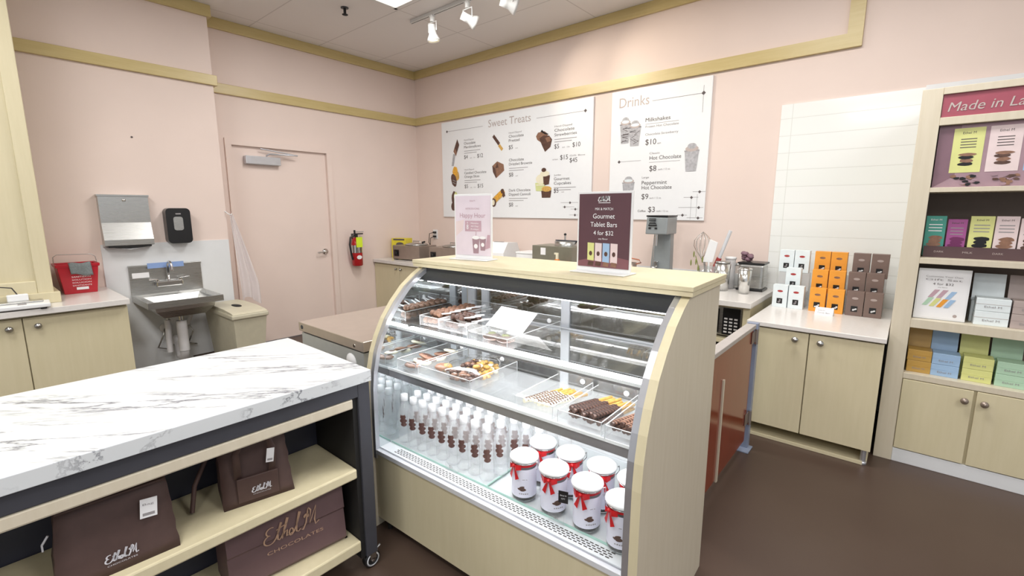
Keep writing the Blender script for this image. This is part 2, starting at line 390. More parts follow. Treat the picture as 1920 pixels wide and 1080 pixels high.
def cursive(mb, o, ux, uy, w, thick, m):
    """the script logo lettering 'Ethel M', total width w"""
    def arc(cx, cy, rx, ry, a0, a1, n=12):
        return [(cx + rx * math.cos(R(a0 + (a1 - a0) * i / n)), cy + ry * math.sin(R(a0 + (a1 - a0) * i / n))) for i in range(n + 1)]
    S = []
    S.append(arc(0.30, 0.62, 0.20, 0.18, 60, 265) + arc(0.26, 0.24, 0.24, 0.22, 95, 340))       # E
    S.append([(0.50, 0.15), (0.62, 0.45), (0.74, 0.85), (0.70, 0.88), (0.60, 0.45), (0.60, 0.12), (0.68, 0.06), (0.78, 0.18)])   # t
    S.append([(0.52, 0.58), (0.98, 0.70)])
    S.append([(0.78, 0.18), (0.92, 0.55), (1.02, 0.95), (0.97, 0.98), (0.86, 0.5), (0.80, 0.05), (0.90, 0.34), (1.00, 0.38), (0.99, 0.10), (1.08, 0.10)])  # h
    S.append([(1.08, 0.10)] + arc(1.18, 0.20, 0.09, 0.16, -20, 300, 14) + [(1.32, 0.16)])   # e
    S.append([(1.32, 0.16), (1.44, 0.50), (1.56, 0.98), (1.50, 1.02), (1.42, 0.5), (1.42, 0.10), (1.52, 0.05), (1.60, 0.14)])   # l
    S.append(arc(1.84, 0.62, 0.10, 0.12, -40, 200, 8) + [(1.86, 0.74)])   # M swash
    S.append([(1.90, 0.60), (1.92, 1.00), (1.84, 0.30), (1.72, 0.02), (1.66, 0.08)])
    S.append([(1.92, 1.00), (2.04, 0.86), (2.02, 0.20), (2.28, 0.98), (2.24, 0.30), (2.30, 0.04), (2.46, 0.16)])
    k = w / 2.5
    for st in S: mb.stroke([((x + 0.12 * y) * k, y * k * 0.95) for x, y in st], o, ux, uy, thick, m)

# ================================================================ ROOM
XL, XB, YB, ZC = -5.354, -5.09, 4.26, 3.29      # left wall, its projecting part, back wall, ceiling
struct(MB().box((-6, -4.5, -0.1), (3.2, 4.6, 0), 'floor').build('floor'))
struct(MB().box((-6, -4.5, ZC), (3.2, 4.6, ZC + 0.1), 'ceiling').build('ceiling'))
struct(MB().box((-5.6, YB, 0), (3.2, YB + 0.15, ZC), 'wall').build('wall_back'))
wl = MB()
wl.box((XL - 0.15, 1.705, 0), (XL, 1.885, ZC), 'wall').box((XL - 0.15, 2.93, 0), (XL, YB, ZC), 'wall').box((XL - 0.15, 1.885, 2.13), (XL, 2.93, ZC), 'wall')
wl.box((XL - 0.15, -4.5, 0), (XB, 1.705, ZC), 'wall')
wl.ball((XB + 0.002, 1.047, 2.07), 0.008, 'ink', 4)
struct(wl.build('wall_left'))
# baseboards
struct(MB().box((XL, 2.99, 0), (XL + 0.012, YB - 0.78, 0.1), 'brownbase').build('baseboard_left'))
struct(MB().box((XB, 1.3, 0), (XB + 0.012, 1.705, 0.1), 'brownbase').box((XL, 1.705, 0), (XL + 0.012, 1.835, 0.1), 'brownbase').build('baseboard_left'))
# maple trims : crown and picture rail
def trim(n, mb): return struct(mb.build('trim_%d' % n, bevel=0.004))
trim(1, MB().box((XL, 1.705, 3.19), (XL + 0.03, YB, ZC), 'maple_trim'))
trim(2, MB().box((XL, 1.735, 2.595), (XL + 0.03, YB, 2.69), 'maple_trim'))
trim(3, MB().box((XB, -3, 3.19), (XB + 0.03, 1.735, ZC), 'maple_trim').box((XL, 1.705, 3.19), (XB, 1.735, ZC), 'maple_trim'))
trim(4, MB().box((XB, 0.38, 2.60), (XB + 0.03, 1.735, 2.69), 'maple_trim').box((XL, 1.705, 2.60), (XB, 1.735, 2.69), 'maple_trim'))
trim(5, MB().box((XL, YB - 0.03, 3.19), (-0.50, YB, ZC), 'maple_trim'))
trim(6, MB().prism([(XL, 2.595), (-0.405, 2.595), (-0.495, 2.69), (XL, 2.69)], YB - 0.03, YB, 'y', 'maple_trim'))
trim(7, MB().prism([(-0.405, 2.595), (-0.405, ZC), (-0.495, ZC), (-0.495, 2.69)], YB - 0.03, YB, 'y', 'maple_trim'))
# door with frame, closer and lever handle
d = struct(MB().box((XL - 0.06, 1.90, 0.01), (XL - 0.02, 2.915, 2.115), 'wall').build('door_1', bevel=0.002))
fr = MB()
fr.box((XL - 0.149, 1.8855, 0), (XL, 1.8995, 2.114), 'wall').box((XL - 0.149, 2.9155, 0), (XL, 2.9295, 2.114), 'wall').box((XL - 0.149, 1.8855, 2.1145), (XL, 2.9295, 2.1295), 'wall')
fr.box((XL + 0.0003, 1.84, 0), (XL + 0.018, 1.899, 2.116), 'wall').box((XL + 0.0003, 2.916, 0), (XL + 0.018, 2.975, 2.116), 'wall').box((XL + 0.0003, 1.84, 2.1165), (XL + 0.018, 2.975, 2.178), 'wall')
fr.build('door_frame', d)
cl = MB().box((XL - 0.02, 2.015, 1.935), (XL + 0.045, 2.37, 2.02), 'alu')
cl.build('door_closer', d, bevel=0.006)
MB().tube([(XL + 0.02, 2.23, 2.03), (XL + 0.05, 2.25, 2.05), (XL + 0.06, 2.55, 2.055)], 0.008, 'alu').tube([(XL + 0.06, 2.55, 2.055), (XL + 0.03, 2.17, 2.10)], 0.007, 'alu').build('closer_arm', d)
h = MB().lathe([(0.0, 0.0), (0.035, 0.0), (0.033, 0.012), (0.014, 0.016), (0.012, 0.05), (0.0, 0.05)], (XL - 0.02, 2.84, 0.97), 16, 'chrome', 'x')
h.tube([(XL + 0.028, 2.84, 0.97), (XL + 0.036, 2.80, 0.968), (XL + 0.036, 2.72, 0.966)], 0.009, 'chrome')
h.build('door_handle', d)
# tile field on the back wall
struct(MB().box((-0.868, YB - 0.018, 0.0), (2.6, YB, 2.262), 'tile').build('trim_8'))
struct(MB().box((-0.03, YB - 0.04, 2.235), (2.6, YB - 0.018, 2.27), 'white').build('trim_9'))
# white splash panel behind the hand sink
struct(MB().box((XB, 0.745, 0.0), (XB + 0.008, 1.702, 1.18), 'whitepanel').build('trim_10'))
# low upstand along the back counter wall
struct(MB().box((XL, YB - 0.015, 0.83), (-0.87, YB, 0.93), 'whitepanel').build('trim_11'))

# ---------------------------------------------------------------- ceiling fittings
for i, (x, y) in enumerate(TROFFERS):
    lab = ['recessed square ceiling light panel beside the white track, over the door side', 'ceiling light panel over the display case', 'ceiling light panel over the sink wall',
           'ceiling light panel above the marble table', 'ceiling light panel right of the wall shelves', 'ceiling light panel at the far right of the shop floor', 'ceiling light panel behind the marble table'][i]
    tr = thing('ceiling_light', lab, 'ceiling light', (x, y, ZC), group='recessed ceiling lights')
    f = MB(); w, l = 0.62, 0.33
    f.box((-w, -l, -0.022), (w, -l + 0.03, 0), 'track').box((-w, l - 0.03, -0.022), (w, l, 0), 'track').box((-w, -l, -0.022), (-w + 0.03, l, 0), 'track').box((w - 0.03, -l, -0.022), (w, l, 0), 'track')
    f.build('frame', tr); MB().box((-w + 0.03, -l + 0.03, -0.014), (w - 0.03, l - 0.03, -0.004), 'diffuser').build('diffuser', tr)
sp = thing('sprinkler_head', 'small dark fire sprinkler head on the ceiling near the light panel', 'sprinkler', (-4.175, 2.549, ZC))
MB().lathe([(0.0, -0.004), (0.035, -0.006), (0.035, 0), (0, 0)], n=16, m='darkframe').build('escutcheon', sp)
MB().cyl((0, 0, -0.06), (0, 0, 0), 0.012, 'blackmat').lathe([(0, -0.066), (0.026, -0.062), (0.026, -0.058), (0, -0.058)], n=12, m='blackmat').build('deflector', sp)

tk = thing('track_rail', 'white ceiling track carrying the three spotlights', 'light track', (-3.0, 3.13, ZC))
MB().box((-0.95, -0.018, -0.03), (1.6, 0.018, 0), 'track').build('rail', tk, bevel=0.002)
MB().box((-0.95, -0.003, -0.031), (1.6, 0.003, -0.029), 'blackmat').build('slot', tk)
def spot(x, label, aim):
    """a track head: adapter, yoke, flared can"""
    s = thing('track_spotlight', label, 'spotlight', (x, 3.13, ZC - 0.03), group='track spotlights')
    MB().cyl((0, 0, -0.055), (0, 0, 0.0), 0.022, 'track', 14).box((-0.03, -0.015, -0.012), (0.03, 0.015, 0), 'track').build('adapter', s)
    yk = MB().tube([(-0.055, 0, -0.14), (-0.055, 0, -0.06), (0.055, 0, -0.06), (0.055, 0, -0.14)], 0.005, 'track', 6); yk.build('yoke', s)
    d = Vector(aim).normalized(); q = d.to_track_quat('-Z', 'Y').to_matrix().to_4x4()
    c = MB(); c.T = Matrix.Translation((0, 0, -0.14)) @ q
    c.lathe([(0.0, 0.06), (0.034, 0.058), (0.036, 0.0), (0.036, -0.02), (0.058, -0.065), (0.060, -0.085), (0.054, -0.085), (0.052, -0.06), (0.0, -0.05)], n=20, m='track', caps=False)
    c.build('lamp_can', s)
    b = MB(); b.T = c.T; b.lathe([(0.0, -0.072), (0.044, -0.070), (0.048, -0.062), (0, -0.058)], n=18, m='bulb'); b.build('lamp', s)
    ld = bpy.data.lights.new('spot_beam', 'SPOT'); ld.energy = 26; ld.color = (1.0, 0.86, 0.68); ld.spot_size = R(62); ld.spot_blend = 0.9; ld.shadow_soft_size = 0.04
    lo = bpy.data.objects.new('spot_beam', ld); C.objects.link(lo); lo.location = Vector((x, 3.13, ZC - 0.17)) + d * 0.1; lo.rotation_euler = d.to_track_quat('-Z', 'Y').to_euler()
spot(-3.64, 'leftmost white track spotlight, pointing straight down', (0.05, 0.12, -1))
spot(-3.17, 'middle white track spotlight, tilted toward the menu wall', (0.55, 0.85, -0.42))
spot(-2.71, 'rightmost white track spotlight, cut off by the top of the photo', (0.75, 0.85, -0.38))

# ================================================================ MENU BOARDS
YM = YB - 0.02
def menu(name, label, x0, x1, z0, z1):
    o = thing(name, label, 'menu board', ((x0 + x1) / 2, YM, z0))
    MB().box((-(x1 - x0) / 2, 0, 0), ((x1 - x0) / 2, 0.018, z1 - z0), 'menu').build('panel', o, bevel=0.002)
    return o, (x0 + x1) / 2, z0
mo, mcx, mcz = menu('menu_board', 'wide white Sweet Treats menu board with chocolate pictures', -4.805, -2.54, 1.372, 2.572)
def wr(mb, s, x, z, h, w=None, m='ink', al='l', cx=None, cz=None):
    mb.text(s, (x - cx, -0.0015, z - cz), X_, Z_, h, m, w, al)
def T1(*a, **k): wr(*a, **k, cx=mcx, cz=mcz)
tx = MB()
T1(tx, 'Sweet Treats', -3.97, 2.43, 0.085, 0.64, 'titleink')
def rule(mb, x0, x1, z, cx, cz, t=0.004, m='inksoft'): mb.flat([(x0, 0), (x1, 0), (x1, t), (x0, t)], (-cx, -0.0012, z - cz), X_, Z_, m)
def dia(mb, x, z, r, cx, cz, m='ink'): mb.flat([(-r, 0), (0, -r), (r, 0), (0, r)], (x - cx, -0.0016, z - cz), X_, Z_, m)
rule(tx, -4.70, -4.06, 2.452, mcx, mcz); rule(tx, -3.25, -2.63, 2.447, mcx, mcz); dia(tx, -4.70, 2.454, 0.018, mcx, mcz); dia(tx, -2.632, 2.449, 0.018, mcx, mcz)
items = [(-4.39, 2.325, ['Hand-Dipped', 'Chocolate', 'Marshmallows'], [0.17, 0.20, 0.29], '$4 each', '2 for $12', 0.23),
         (-4.39, 1.965, ['Hand-Dipped', 'Candied Chocolate', 'Orange Slices'], [0.17, 0.38, 0.26], '$5 each', '4 for $15', 0.23),
         (-3.65, 2.338, ['Hand-Dipped', 'Chocolate', 'Pretzel'], [0.19, 0.22, 0.16], '$5 each', '', 0.185),
         (-3.647, 2.075, ['', 'Chocolate', 'Drizzled Brownie'], [0.1, 0.22, 0.34], '$8 each', '', 0.23),
         (-3.648, 1.732, ['', 'Dark Chocolate', 'Dipped Cannoli'], [0.1, 0.32, 0.32], '$8 each', '', 0.23),
         (-3.008, 2.339, ['Hand-Dipped', 'Chocolate', 'Strawberries'], [0.22, 0.25, 0.28], '$5 each', '2 for $10', 0.23),
         (-3.007, 1.837, ['Jumbo', 'Gourmet', 'Cupcakes'], [0.09, 0.20, 0.22], '$5 each', '', 0.19)]
for (x, z, ls, ws, p1, p2, pd) in items:
    if ls[0]: T1(tx, ls[0], x, z - 0.012, 0.018, ws[0], 'inksoft')
    T1(tx, ls[1], x, z - 0.058, 0.030, ws[1]); T1(tx, ls[2], x, z - 0.104, 0.030, ws[2])
    if ls[2] != 'Pretzel': rule(tx, x, x + 0.28, z - 0.140, mcx, mcz, 0.006); rule(tx, x, x + 0.22, z - 0.165, mcx, mcz, 0.006)
    T1(tx, p1.split()[0], x, z - pd, 0.046, None, 'ink')
    if len(p1.split()) > 1: T1(tx, p1.split()[1], x + 0.10, z - pd, 0.014, None, 'inksoft')
    if p2: T1(tx, p2[:5], x + 0.16, z - pd, 0.014, None, 'inksoft'); T1(tx, p2[6:], x + 0.23, z - pd, 0.046)
T1(tx, 'half dozen', -3.03, 1.99, 0.014, 0.07, 'inksoft'); T1(tx, '$15', -2.93, 1.99, 0.048)
T1(tx, 'Gift Box', -2.81, 2.015, 0.016, 0.19, 'inksoft'); T1(tx, '$45', -2.81, 1.955, 0.046)
for x, z, a, b_ in [(-2.794, 1.539, 0.12, 0.10), (-2.861, 1.494, 0.03, 0.12), (-2.726, 1.471, 0.06, 0.08), (-2.73, 1.41, 0.07, 0.1)]:
    dia(tx, x, z, 0.015, mcx, mcz); rule(tx, x - a, x + b_, z, mcx, mcz, 0.003)
tx.build('lettering', mo)
def blob(cx, cz, rx, rz, n=14, rot=0, jag=0.0):
    out = []
    for i in range(n):
        a = 2 * math.pi * i / n; q = 1 + random.uniform(-jag, jag); x = rx * q * math.cos(a); y = rz * q * math.sin(a)
        out.append((cx + x * math.cos(rot) - y * math.sin(rot), cz + x * math.sin(rot) + y * math.cos(rot)))
    return out
def rect(cx, cz, w, h, rot=0):
    return [(cx + x * math.cos(rot) - y * math.sin(rot), cz + x * math.sin(rot) + y * math.cos(rot)) for x, y in ((-w / 2, -h / 2), (w / 2, -h / 2), (w / 2, h / 2), (-w / 2, h / 2))]
_k = [0]
def pic(mb, poly, m, cx, cz):
    _k[0] += 1
    mb.flat(poly, (-cx, -0.002 - 0.0002 * (_k[0] % 12), -cz), X_, Z_, m)
def qq(par, cx, cz, name, shapes):
    """one printed picture as a part of its own"""
    mb = MB()
    for poly, m in shapes: pic(mb, poly, m, cx, cz)
    mb.build(name, par)
def zx(pts): return [(-3.148 + (a - 895) * 0.00178, 2.201 - (b - 425) * 0.00126) for a, b in pts]
def zb_(a, b, ra, rb, **k): return blob(-3.148 + (a - 895) * 0.00178, 2.201 - (b - 425) * 0.00126, ra * 0.00178, rb * 0.00126, **k)
PP = lambda *sh: qq(mo, mcx, mcz, 'printed_picture', sh)
PP(([(-4.625, 2.02), (-4.585, 2.02), (-4.55, 2.16), (-4.59, 2.17)], 'cup'), ([(-4.585, 2.20), (-4.54, 2.14), (-4.475, 2.27), (-4.51, 2.345), (-4.545, 2.28)], 'choc'), ([(-4.585, 2.20), (-4.54, 2.14), (-4.52, 2.18), (-4.56, 2.24)], 'choclight'))
PP((blob(-4.56, 1.945, 0.05, 0.068, jag=.08), 'orange'), (blob(-4.53, 1.89, 0.045, 0.06, jag=.08), 'tan'), (blob(-4.55, 1.93, 0.03, 0.04, jag=.1), 'orange'), (blob(-4.585, 1.84, 0.048, 0.085, jag=.06, rot=.3), 'choc'),
   ([(-4.61, 1.82), (-4.55, 1.80), (-4.55, 1.79), (-4.61, 1.81)], 'inksoft'), ([(-4.61, 1.85), (-4.55, 1.83), (-4.55, 1.82), (-4.61, 1.84)], 'inksoft'))
PP((blob(-4.585, 1.61, 0.05, 0.09, jag=.08), 'choc'), (blob(-4.555, 1.63, 0.035, 0.06, jag=.08), 'lime'), (blob(-4.60, 1.51, 0.045, 0.06, jag=.1), 'choc'))
PP((rect(-3.845, 2.275, 0.038, 0.14, R(42)), 'choc'), (rect(-3.775, 2.185, 0.036, 0.08, R(42)), 'tan'))
PP(([(-3.91, 1.98), (-3.83, 2.03), (-3.73, 1.99), (-3.72, 1.92), (-3.85, 1.835), (-3.90, 1.91)], 'choclight'), ([(-3.91, 1.98), (-3.86, 1.95), (-3.84, 1.85), (-3.85, 1.835), (-3.90, 1.91)], 'choc'), ([(-3.86, 1.95), (-3.83, 2.02), (-3.81, 1.96)], 'choc'))
PP((rect(-3.83, 1.61, 0.075, 0.17, R(-55)), 'tan'), (rect(-3.79, 1.645, 0.05, 0.16, R(-55)), 'orange'), (blob(-3.89, 1.55, 0.04, 0.05), 'choc'), (blob(-3.895, 1.55, 0.022, 0.034), 'cream'), (blob(-3.75, 1.685, 0.03, 0.03, jag=.2), 'choc'), (blob(-3.73, 1.64, 0.025, 0.03, jag=.2), 'choc'))
PP((zx([(835, 380), (850, 350), (900, 345), (925, 370), (915, 420), (880, 440), (845, 410)]), 'choclight'), (zx([(860, 400), (890, 380), (935, 385), (957, 420), (945, 480), (905, 517), (885, 470)]), 'choc'), (zx([(870, 345), (880, 330), (895, 350), (935, 375), (905, 372)]), 'black'), (zx([(905, 400), (940, 395), (950, 430), (920, 440)]), 'choclight'))
PP((zx([(832, 775), (912, 775), (902, 850), (838, 845)]), 'lime'), (zb_(875, 745, 38, 42), 'cream'), (zx([(880, 845), (957, 845), (950, 905), (885, 905)]), 'choc'), (zb_(920, 830, 38, 24), 'tan'), (zx([(893, 715), (945, 715), (938, 790), (898, 800)]), 'choc'), (zb_(905, 700, 36, 24), 'cream'), (zb_(898, 668, 18, 18), 'choc'), (zx([(840, 790), (905, 790), (902, 800), (841, 800)]), 'cream'))


do, dcx, dcz = menu('menu_board', 'narrower white Drinks menu board with grey cup pictures', -2.337, -1.40, 1.372, 2.574)
def T2(*a, **k): wr(*a, **k, cx=dcx, cz=dcz)
tx = MB()
T2(tx, 'Drinks', -2.255, 2.42, 0.09, 0.30, 'titleink'); rule(tx, -1.926, -1.47, 2.441, dcx, dcz); dia(tx, -1.470, 2.443, 0.018, dcx, dcz)
tx.flat([(0, 0), (0.003, 0), (0.003, 0.22), (0, 0.22)], (-1.472 - dcx, -0.0012, 2.286 - dcz), X_, Z_, 'inksoft')
T2(tx, 'Milkshakes', -1.983, 2.265, 0.034, 0.235); T2(tx, 'Frozen Hot Chocolate', -1.98, 2.212, 0.02, 0.31, 'inksoft'); rule(tx, -1.983, -1.67, 2.243, dcx, dcz, 0.003)
T2(tx, 'Chocolate Strawberry', -1.98, 2.143, 0.02, 0.31, 'inksoft'); T2(tx, '$10', -1.975, 2.06, 0.05); T2(tx, 'each', -1.86, 2.06, 0.014, None, 'inksoft')
T2(tx, 'Classic', -1.93, 1.972, 0.018, 0.1, 'inksoft'); T2(tx, 'Hot Chocolate', -1.927, 1.922, 0.034, 0.296); rule(tx, -1.93, -1.64, 1.898, dcx, dcz, 0.003)
T2(tx, '$8', -1.925, 1.82, 0.05); T2(tx, 'each / 12 oz.', -1.84, 1.825, 0.016, None, 'inksoft')
dia(tx, -2.237, 1.922, 0.016, dcx, dcz); rule(tx, -2.237, -2.012, 1.921, dcx, dcz, 0.003)
T2(tx, 'Large', -1.994, 1.757, 0.018, 0.07, 'inksoft'); T2(tx, 'Peppermint', -1.994, 1.70, 0.034, 0.245); T2(tx, 'Hot Chocolate', -1.992, 1.655, 0.034, 0.29)
T2(tx, '$9', -1.99, 1.565, 0.05); T2(tx, 'each / 12 oz.', -1.91, 1.567, 0.016, None, 'inksoft'); T2(tx, 'Coffee', -2.022, 1.445, 0.02, 0.08); T2(tx, '$3', -1.917, 1.445, 0.05); T2(tx, 'each / 12 oz.', -1.835, 1.447, 0.016, None, 'inksoft')
for x, z, a, b_ in [(-1.45, 1.621, 0.06, 0.05), (-1.518, 1.573, 0.07, 0.06), (-1.45, 1.485, 0.18, 0.04), (-1.589, 1.418, 0.05, 0.04), (-1.45, 1.394, 0.1, 0.04)]:
    dia(tx, x, z, 0.014, dcx, dcz); rule(tx, x - a, x + b_, z, dcx, dcz, 0.003)
tx.flat([(0, 0), (0.002, 0), (0.002, 0.2), (0, 0.2)], (-1.47 - dcx, -0.0012, 1.40 - dcz), X_, Z_, 'inksoft'); tx.flat([(0, 0), (0.002, 0), (0.002, 0.2), (0, 0.2)], (-1.52 - dcx, -0.0012, 1.38 - dcz), X_, Z_, 'inksoft')
tx.build('lettering', do)
def cupp(x, z, w, h, m, drk=None):
    sh = [([(x - w * .34, z), (x + w * .34, z), (x + w * .47, z + h * .68), (x - w * .47, z + h * .68)], m), (rect(x, z + h * .70, w, h * .035), 'cupdark' if drk else 'inksoft'), (blob(x, z + h * .77, w * .44, h * .10), 'titleink'), (blob(x, z + h * .86, w * .30, h * .10), 'cup'), (blob(x, z + h * .79, w * .34, h * .06), 'whitebox')]
    if drk:
        for i in range(11): sh.append((rect(x + random.uniform(-.18, .18) * w, z + h * random.uniform(.08, .6), w * .5, h * .018, random.uniform(-.6, .6)), drk))
    else: sh += [(rect(x, z + h * .3, w * .7, h * .012), 'inksoft'), (blob(x, z + h * .06, w * .25, h * .05), 'cupdark')]
    qq(do, dcx, dcz, 'printed_picture', sh)
cupp(-2.185, 2.09, 0.115, 0.25, 'cup', 'ink'); cupp(-2.085, 2.06, 0.125, 0.24, 'cup', 'ink'); cupp(-1.54, 1.80, 0.13, 0.25, 'cup'); cupp(-2.13, 1.56, 0.13, 0.23, 'cup')


# ================================================================ helpers for cabinets
def knob(mb, c, axis='y', sgn=-1, m='steel', r=0.016):
    prof = [(0.0, 0.0), (0.008, 0.0), (0.006, 0.014), (r, 0.02), (r, 0.028), (0.0, 0.034)]
    mb.lathe([(a, b * sgn) for a, b in prof], c, 14, m, axis)

# ---- left cabinet run (doors face +x)
lc = thing('base_cabinet', 'maple base cabinet with two knobs, below the counter left of the sink', 'cabinet', (-4.7, 0, 0))
MB().box((-0.385, -1.6, 0.08), (0.35, 0.735, 0.79), 'maple').box((-0.385, -1.6, 0), (0.30, 0.73, 0.08), 'brownbase').build('body', lc, bevel=0.002)
for i, (a, b_) in enumerate([(-1.0, -0.405), (-0.4, 0.193), (0.199, 0.735)]):
    dr = MB().box((0.352, a, 0.09), (0.372, b_, 0.772), 'maple').build('door', lc, bevel=0.002)
    if i:
        k = MB(); knob(k, (0.372, 0.131 if i == 1 else 0.262, 0.715), 'x', 1, r=0.019); k.build('knob', dr)
tag(MB().box((XB + 0.008, -1.7, 0.79), (-4.28, 0.745, 0.83), 'quartz').build('countertop', bevel=0.003), 'pale grey countertop left of the sink with the red bucket on it', 'countertop')
# column of maple standing on the counter
col = thing('wooden_hutch', 'maple panelled hutch standing on the left counter, cut off by the left photo edge', 'hutch', (-4.79, -0.3, 0.83))
MB().box((-0.285, -0.7, 0), (0.265, 0.67, ZC - 0.832), 'maple').build('body', col)
f = MB(); f.box((0.266, 0.60, 0.0), (0.288, 0.68, ZC - 0.832), 'maple').box((0.266, -0.7, 0.06), (0.288, 0.60, 0.16), 'maple'); f.build('front_frame', col, bevel=0.006)
MB().box((-0.285, -0.7, 0.0), (0.30, 0.71, 0.075), 'maple').build('base_moulding', col, bevel=0.004)
# scale
sc = thing('kitchen_scale', 'white flat counter scale with steel platform at the left photo edge', 'scale', (-4.36, 0.12, 0.83), R(-3))
MB().box((-0.09, -0.22, 0.008), (0.085, 0.22, 0.035), 'white').build('body', sc, bevel=0.006)
MB().box((-0.085, -0.20, 0.036), (0.0, 0.19, 0.046), 'steel').build('platform', sc, bevel=0.003)
MB().box((0.02, 0.07, 0.0352), (0.06, 0.11, 0.037), 'inksoft').build('keypad', sc)
MB().box((-0.08, -0.2, 0), (-0.05, -0.17, 0.009), 'black').box((0.05, 0.17, 0), (0.08, 0.2, 0.009), 'black').box((0.05, -0.2, 0), (0.08, -0.17, 0.009), 'black').box((-0.08, 0.17, 0), (-0.05, 0.2, 0.009), 'black').build('feet', sc)
pb = thing('power_adapter', 'small white adapter block with a dark cable behind the scale', 'power adapter', (-4.47, 0.20, 0.83))
MB().box((-0.012, -0.05, 0), (0.03, 0.05, 0.085), 'white').build('block', pb, bevel=0.006)
MB().tube([(0.0, 0.0, 0.085), (0.01, -0.02, 0.13), (0.01, -0.09, 0.145), (0.012, -0.16, 0.11), (0.012, -0.26, 0.09)], 0.004, 'cable').build('cable', pb)
# red bucket
bk = thing('bucket', 'red plastic sanitiser bucket with wire handle on the left counter', 'bucket', (-4.93, 0.56, 0.83))
def frust(mb, x0, y0, x1, y1, z0, z1, m, t=0.006):
    vs = []
    for (hx, hy, z) in ((x0, y0, z0), (x1, y1, z1), (x1 - t, y1 - t, z1), (x0 - t, y0 - t, z0 + t)):
        vs += [(-hx, -hy, z), (hx, -hy, z), (hx, hy, z), (-hx, hy, z)]
    fs = [(3, 2, 1, 0), (12, 13, 14, 15)]
    for j in range(3):
        for k in range(4): fs.append((j * 4 + k, j * 4 + (k + 1) % 4, (j + 1) * 4 + (k + 1) % 4, (j + 1) * 4 + k))
    mb.add(vs, fs, m)
b_ = MB(); frust(b_, 0.085, 0.095, 0.10, 0.12, 0, 0.225, 'red'); b_.build('body', bk, bevel=0.006)
r_ = MB(); frust(r_, 0.104, 0.126, 0.106, 0.129, 0.205, 0.228, 'red'); r_.build('rim', bk, bevel=0.003)
MB().tube([(0, -0.125, 0.21), (0.0, -0.122, 0.28), (0, -0.10, 0.298), (0, 0.10, 0.292), (0, 0.122, 0.27), (0, 0.127, 0.21)], 0.003, 'steel', 6).build('wire_handle', bk)
lb = MB()
for i, (s, hh) in enumerate([('SANITIZING', .012), ('SOLUTION', .010), ('SOLUCION', .010), ('SANITIZANTE', .010)]):
    lb.text(s, (0.0995 - i * 0.0012, 0.01, 0.125 - i * 0.022), Y_, (0.07, 0, 1), hh, 'paper', 0.11, 'c')
lb.box((0.092, -0.025, 0.03), (0.0935, 0.045, 0.05), 'paper'); lb.build('printed_label', bk)
rg = MB(); rg.grid(lambda u, v: (0.08 + 0.036 * min(1, v * 3) - 0.006 * math.sin(6 * u), -0.055 + u * 0.125 + 0.01 * v, 0.237 + 0.004 * math.sin(8 * u) - max(0, v - 0.25) * 0.11 * (1 + 0.25 * u)), 10, 8, 'rag')
rgo = rg.build('cleaning_cloth'); rgo.location = (-4.93, 0.56, 0.83)
sm = rgo.modifiers.new('solid', 'SOLIDIFY'); sm.thickness = 0.008
tag(rgo, 'folded grey cleaning cloth hanging over the rim of the red bucket', 'cloth')
# ---- towel dispenser
td = thing('paper_towel_dispenser', 'brushed steel paper towel dispenser on the wall above the sink', 'towel dispenser', (XB, 0.925, 1.16))
MB().prism([(0, 0.0), (0.10, 0.012), (0.10, 0.06), (0.065, 0.20), (0.065, 0.425), (0, 0.425)], -0.165, 0.165, 'y', 'steel').build('cabinet', td, bevel=0.004)
td.children[0].rotation_euler = (0, 0, 0)
MB().box((0.0, -0.172, 0.415), (0.072, 0.172, 0.43), 'steel').build('top_lip', td, bevel=0.002)
MB().lathe([(0, 0), (0.012, 0), (0.012, 0.006), (0, 0.006)], (0.066, 0, 0.385), 12, 'chrome', 'x').build('lock', td)
MB().box((0.02, -0.145, -0.004), (0.095, 0.145, 0.013), 'black').build('slot', td)
pt = MB(); pt.grid(lambda u, v: (0.03 + 0.06 * v, -0.12 + 0.24 * u, -0.003 - 0.02 * v * (1 - abs(2 * u - 1))), 8, 3, 'paper'); pt.build('paper_towel', td)
# ---- soap dispenser
sd = thing('soap_dispenser', 'glossy black wall soap dispenser right of the towel dispenser', 'soap dispenser', (XB, 1.288, 1.17))
def rprof(w, h, r, n=5):
    out = []
    for cx, cz, a0 in ((w - r, r, -90), (w - r, h - r, 0), (-w + r, h - r, 90), (-w + r, r, 180)):
        for i in range(n + 1): a = R(a0 + 90 * i / n); out.append((cx + r * math.cos(a), cz + r * math.sin(a)))
    return out
MB().prism(rprof(0.093, 0.31, 0.035), 0, 0.095, 'x', 'black').build('body', sd, bevel=0.012)
w_ = MB(); w_.T = Matrix.Translation((0, -0.005, 0.115)); w_.prism(rprof(0.036, 0.12, 0.02), 0.094, 0.1, 'x', 'steel'); w_.build('window', sd, bevel=0.002)
MB().box((0.0955, -0.02, 0.255), (0.0965, 0.02, 0.266), 'inksoft').build('logo_mark', sd)
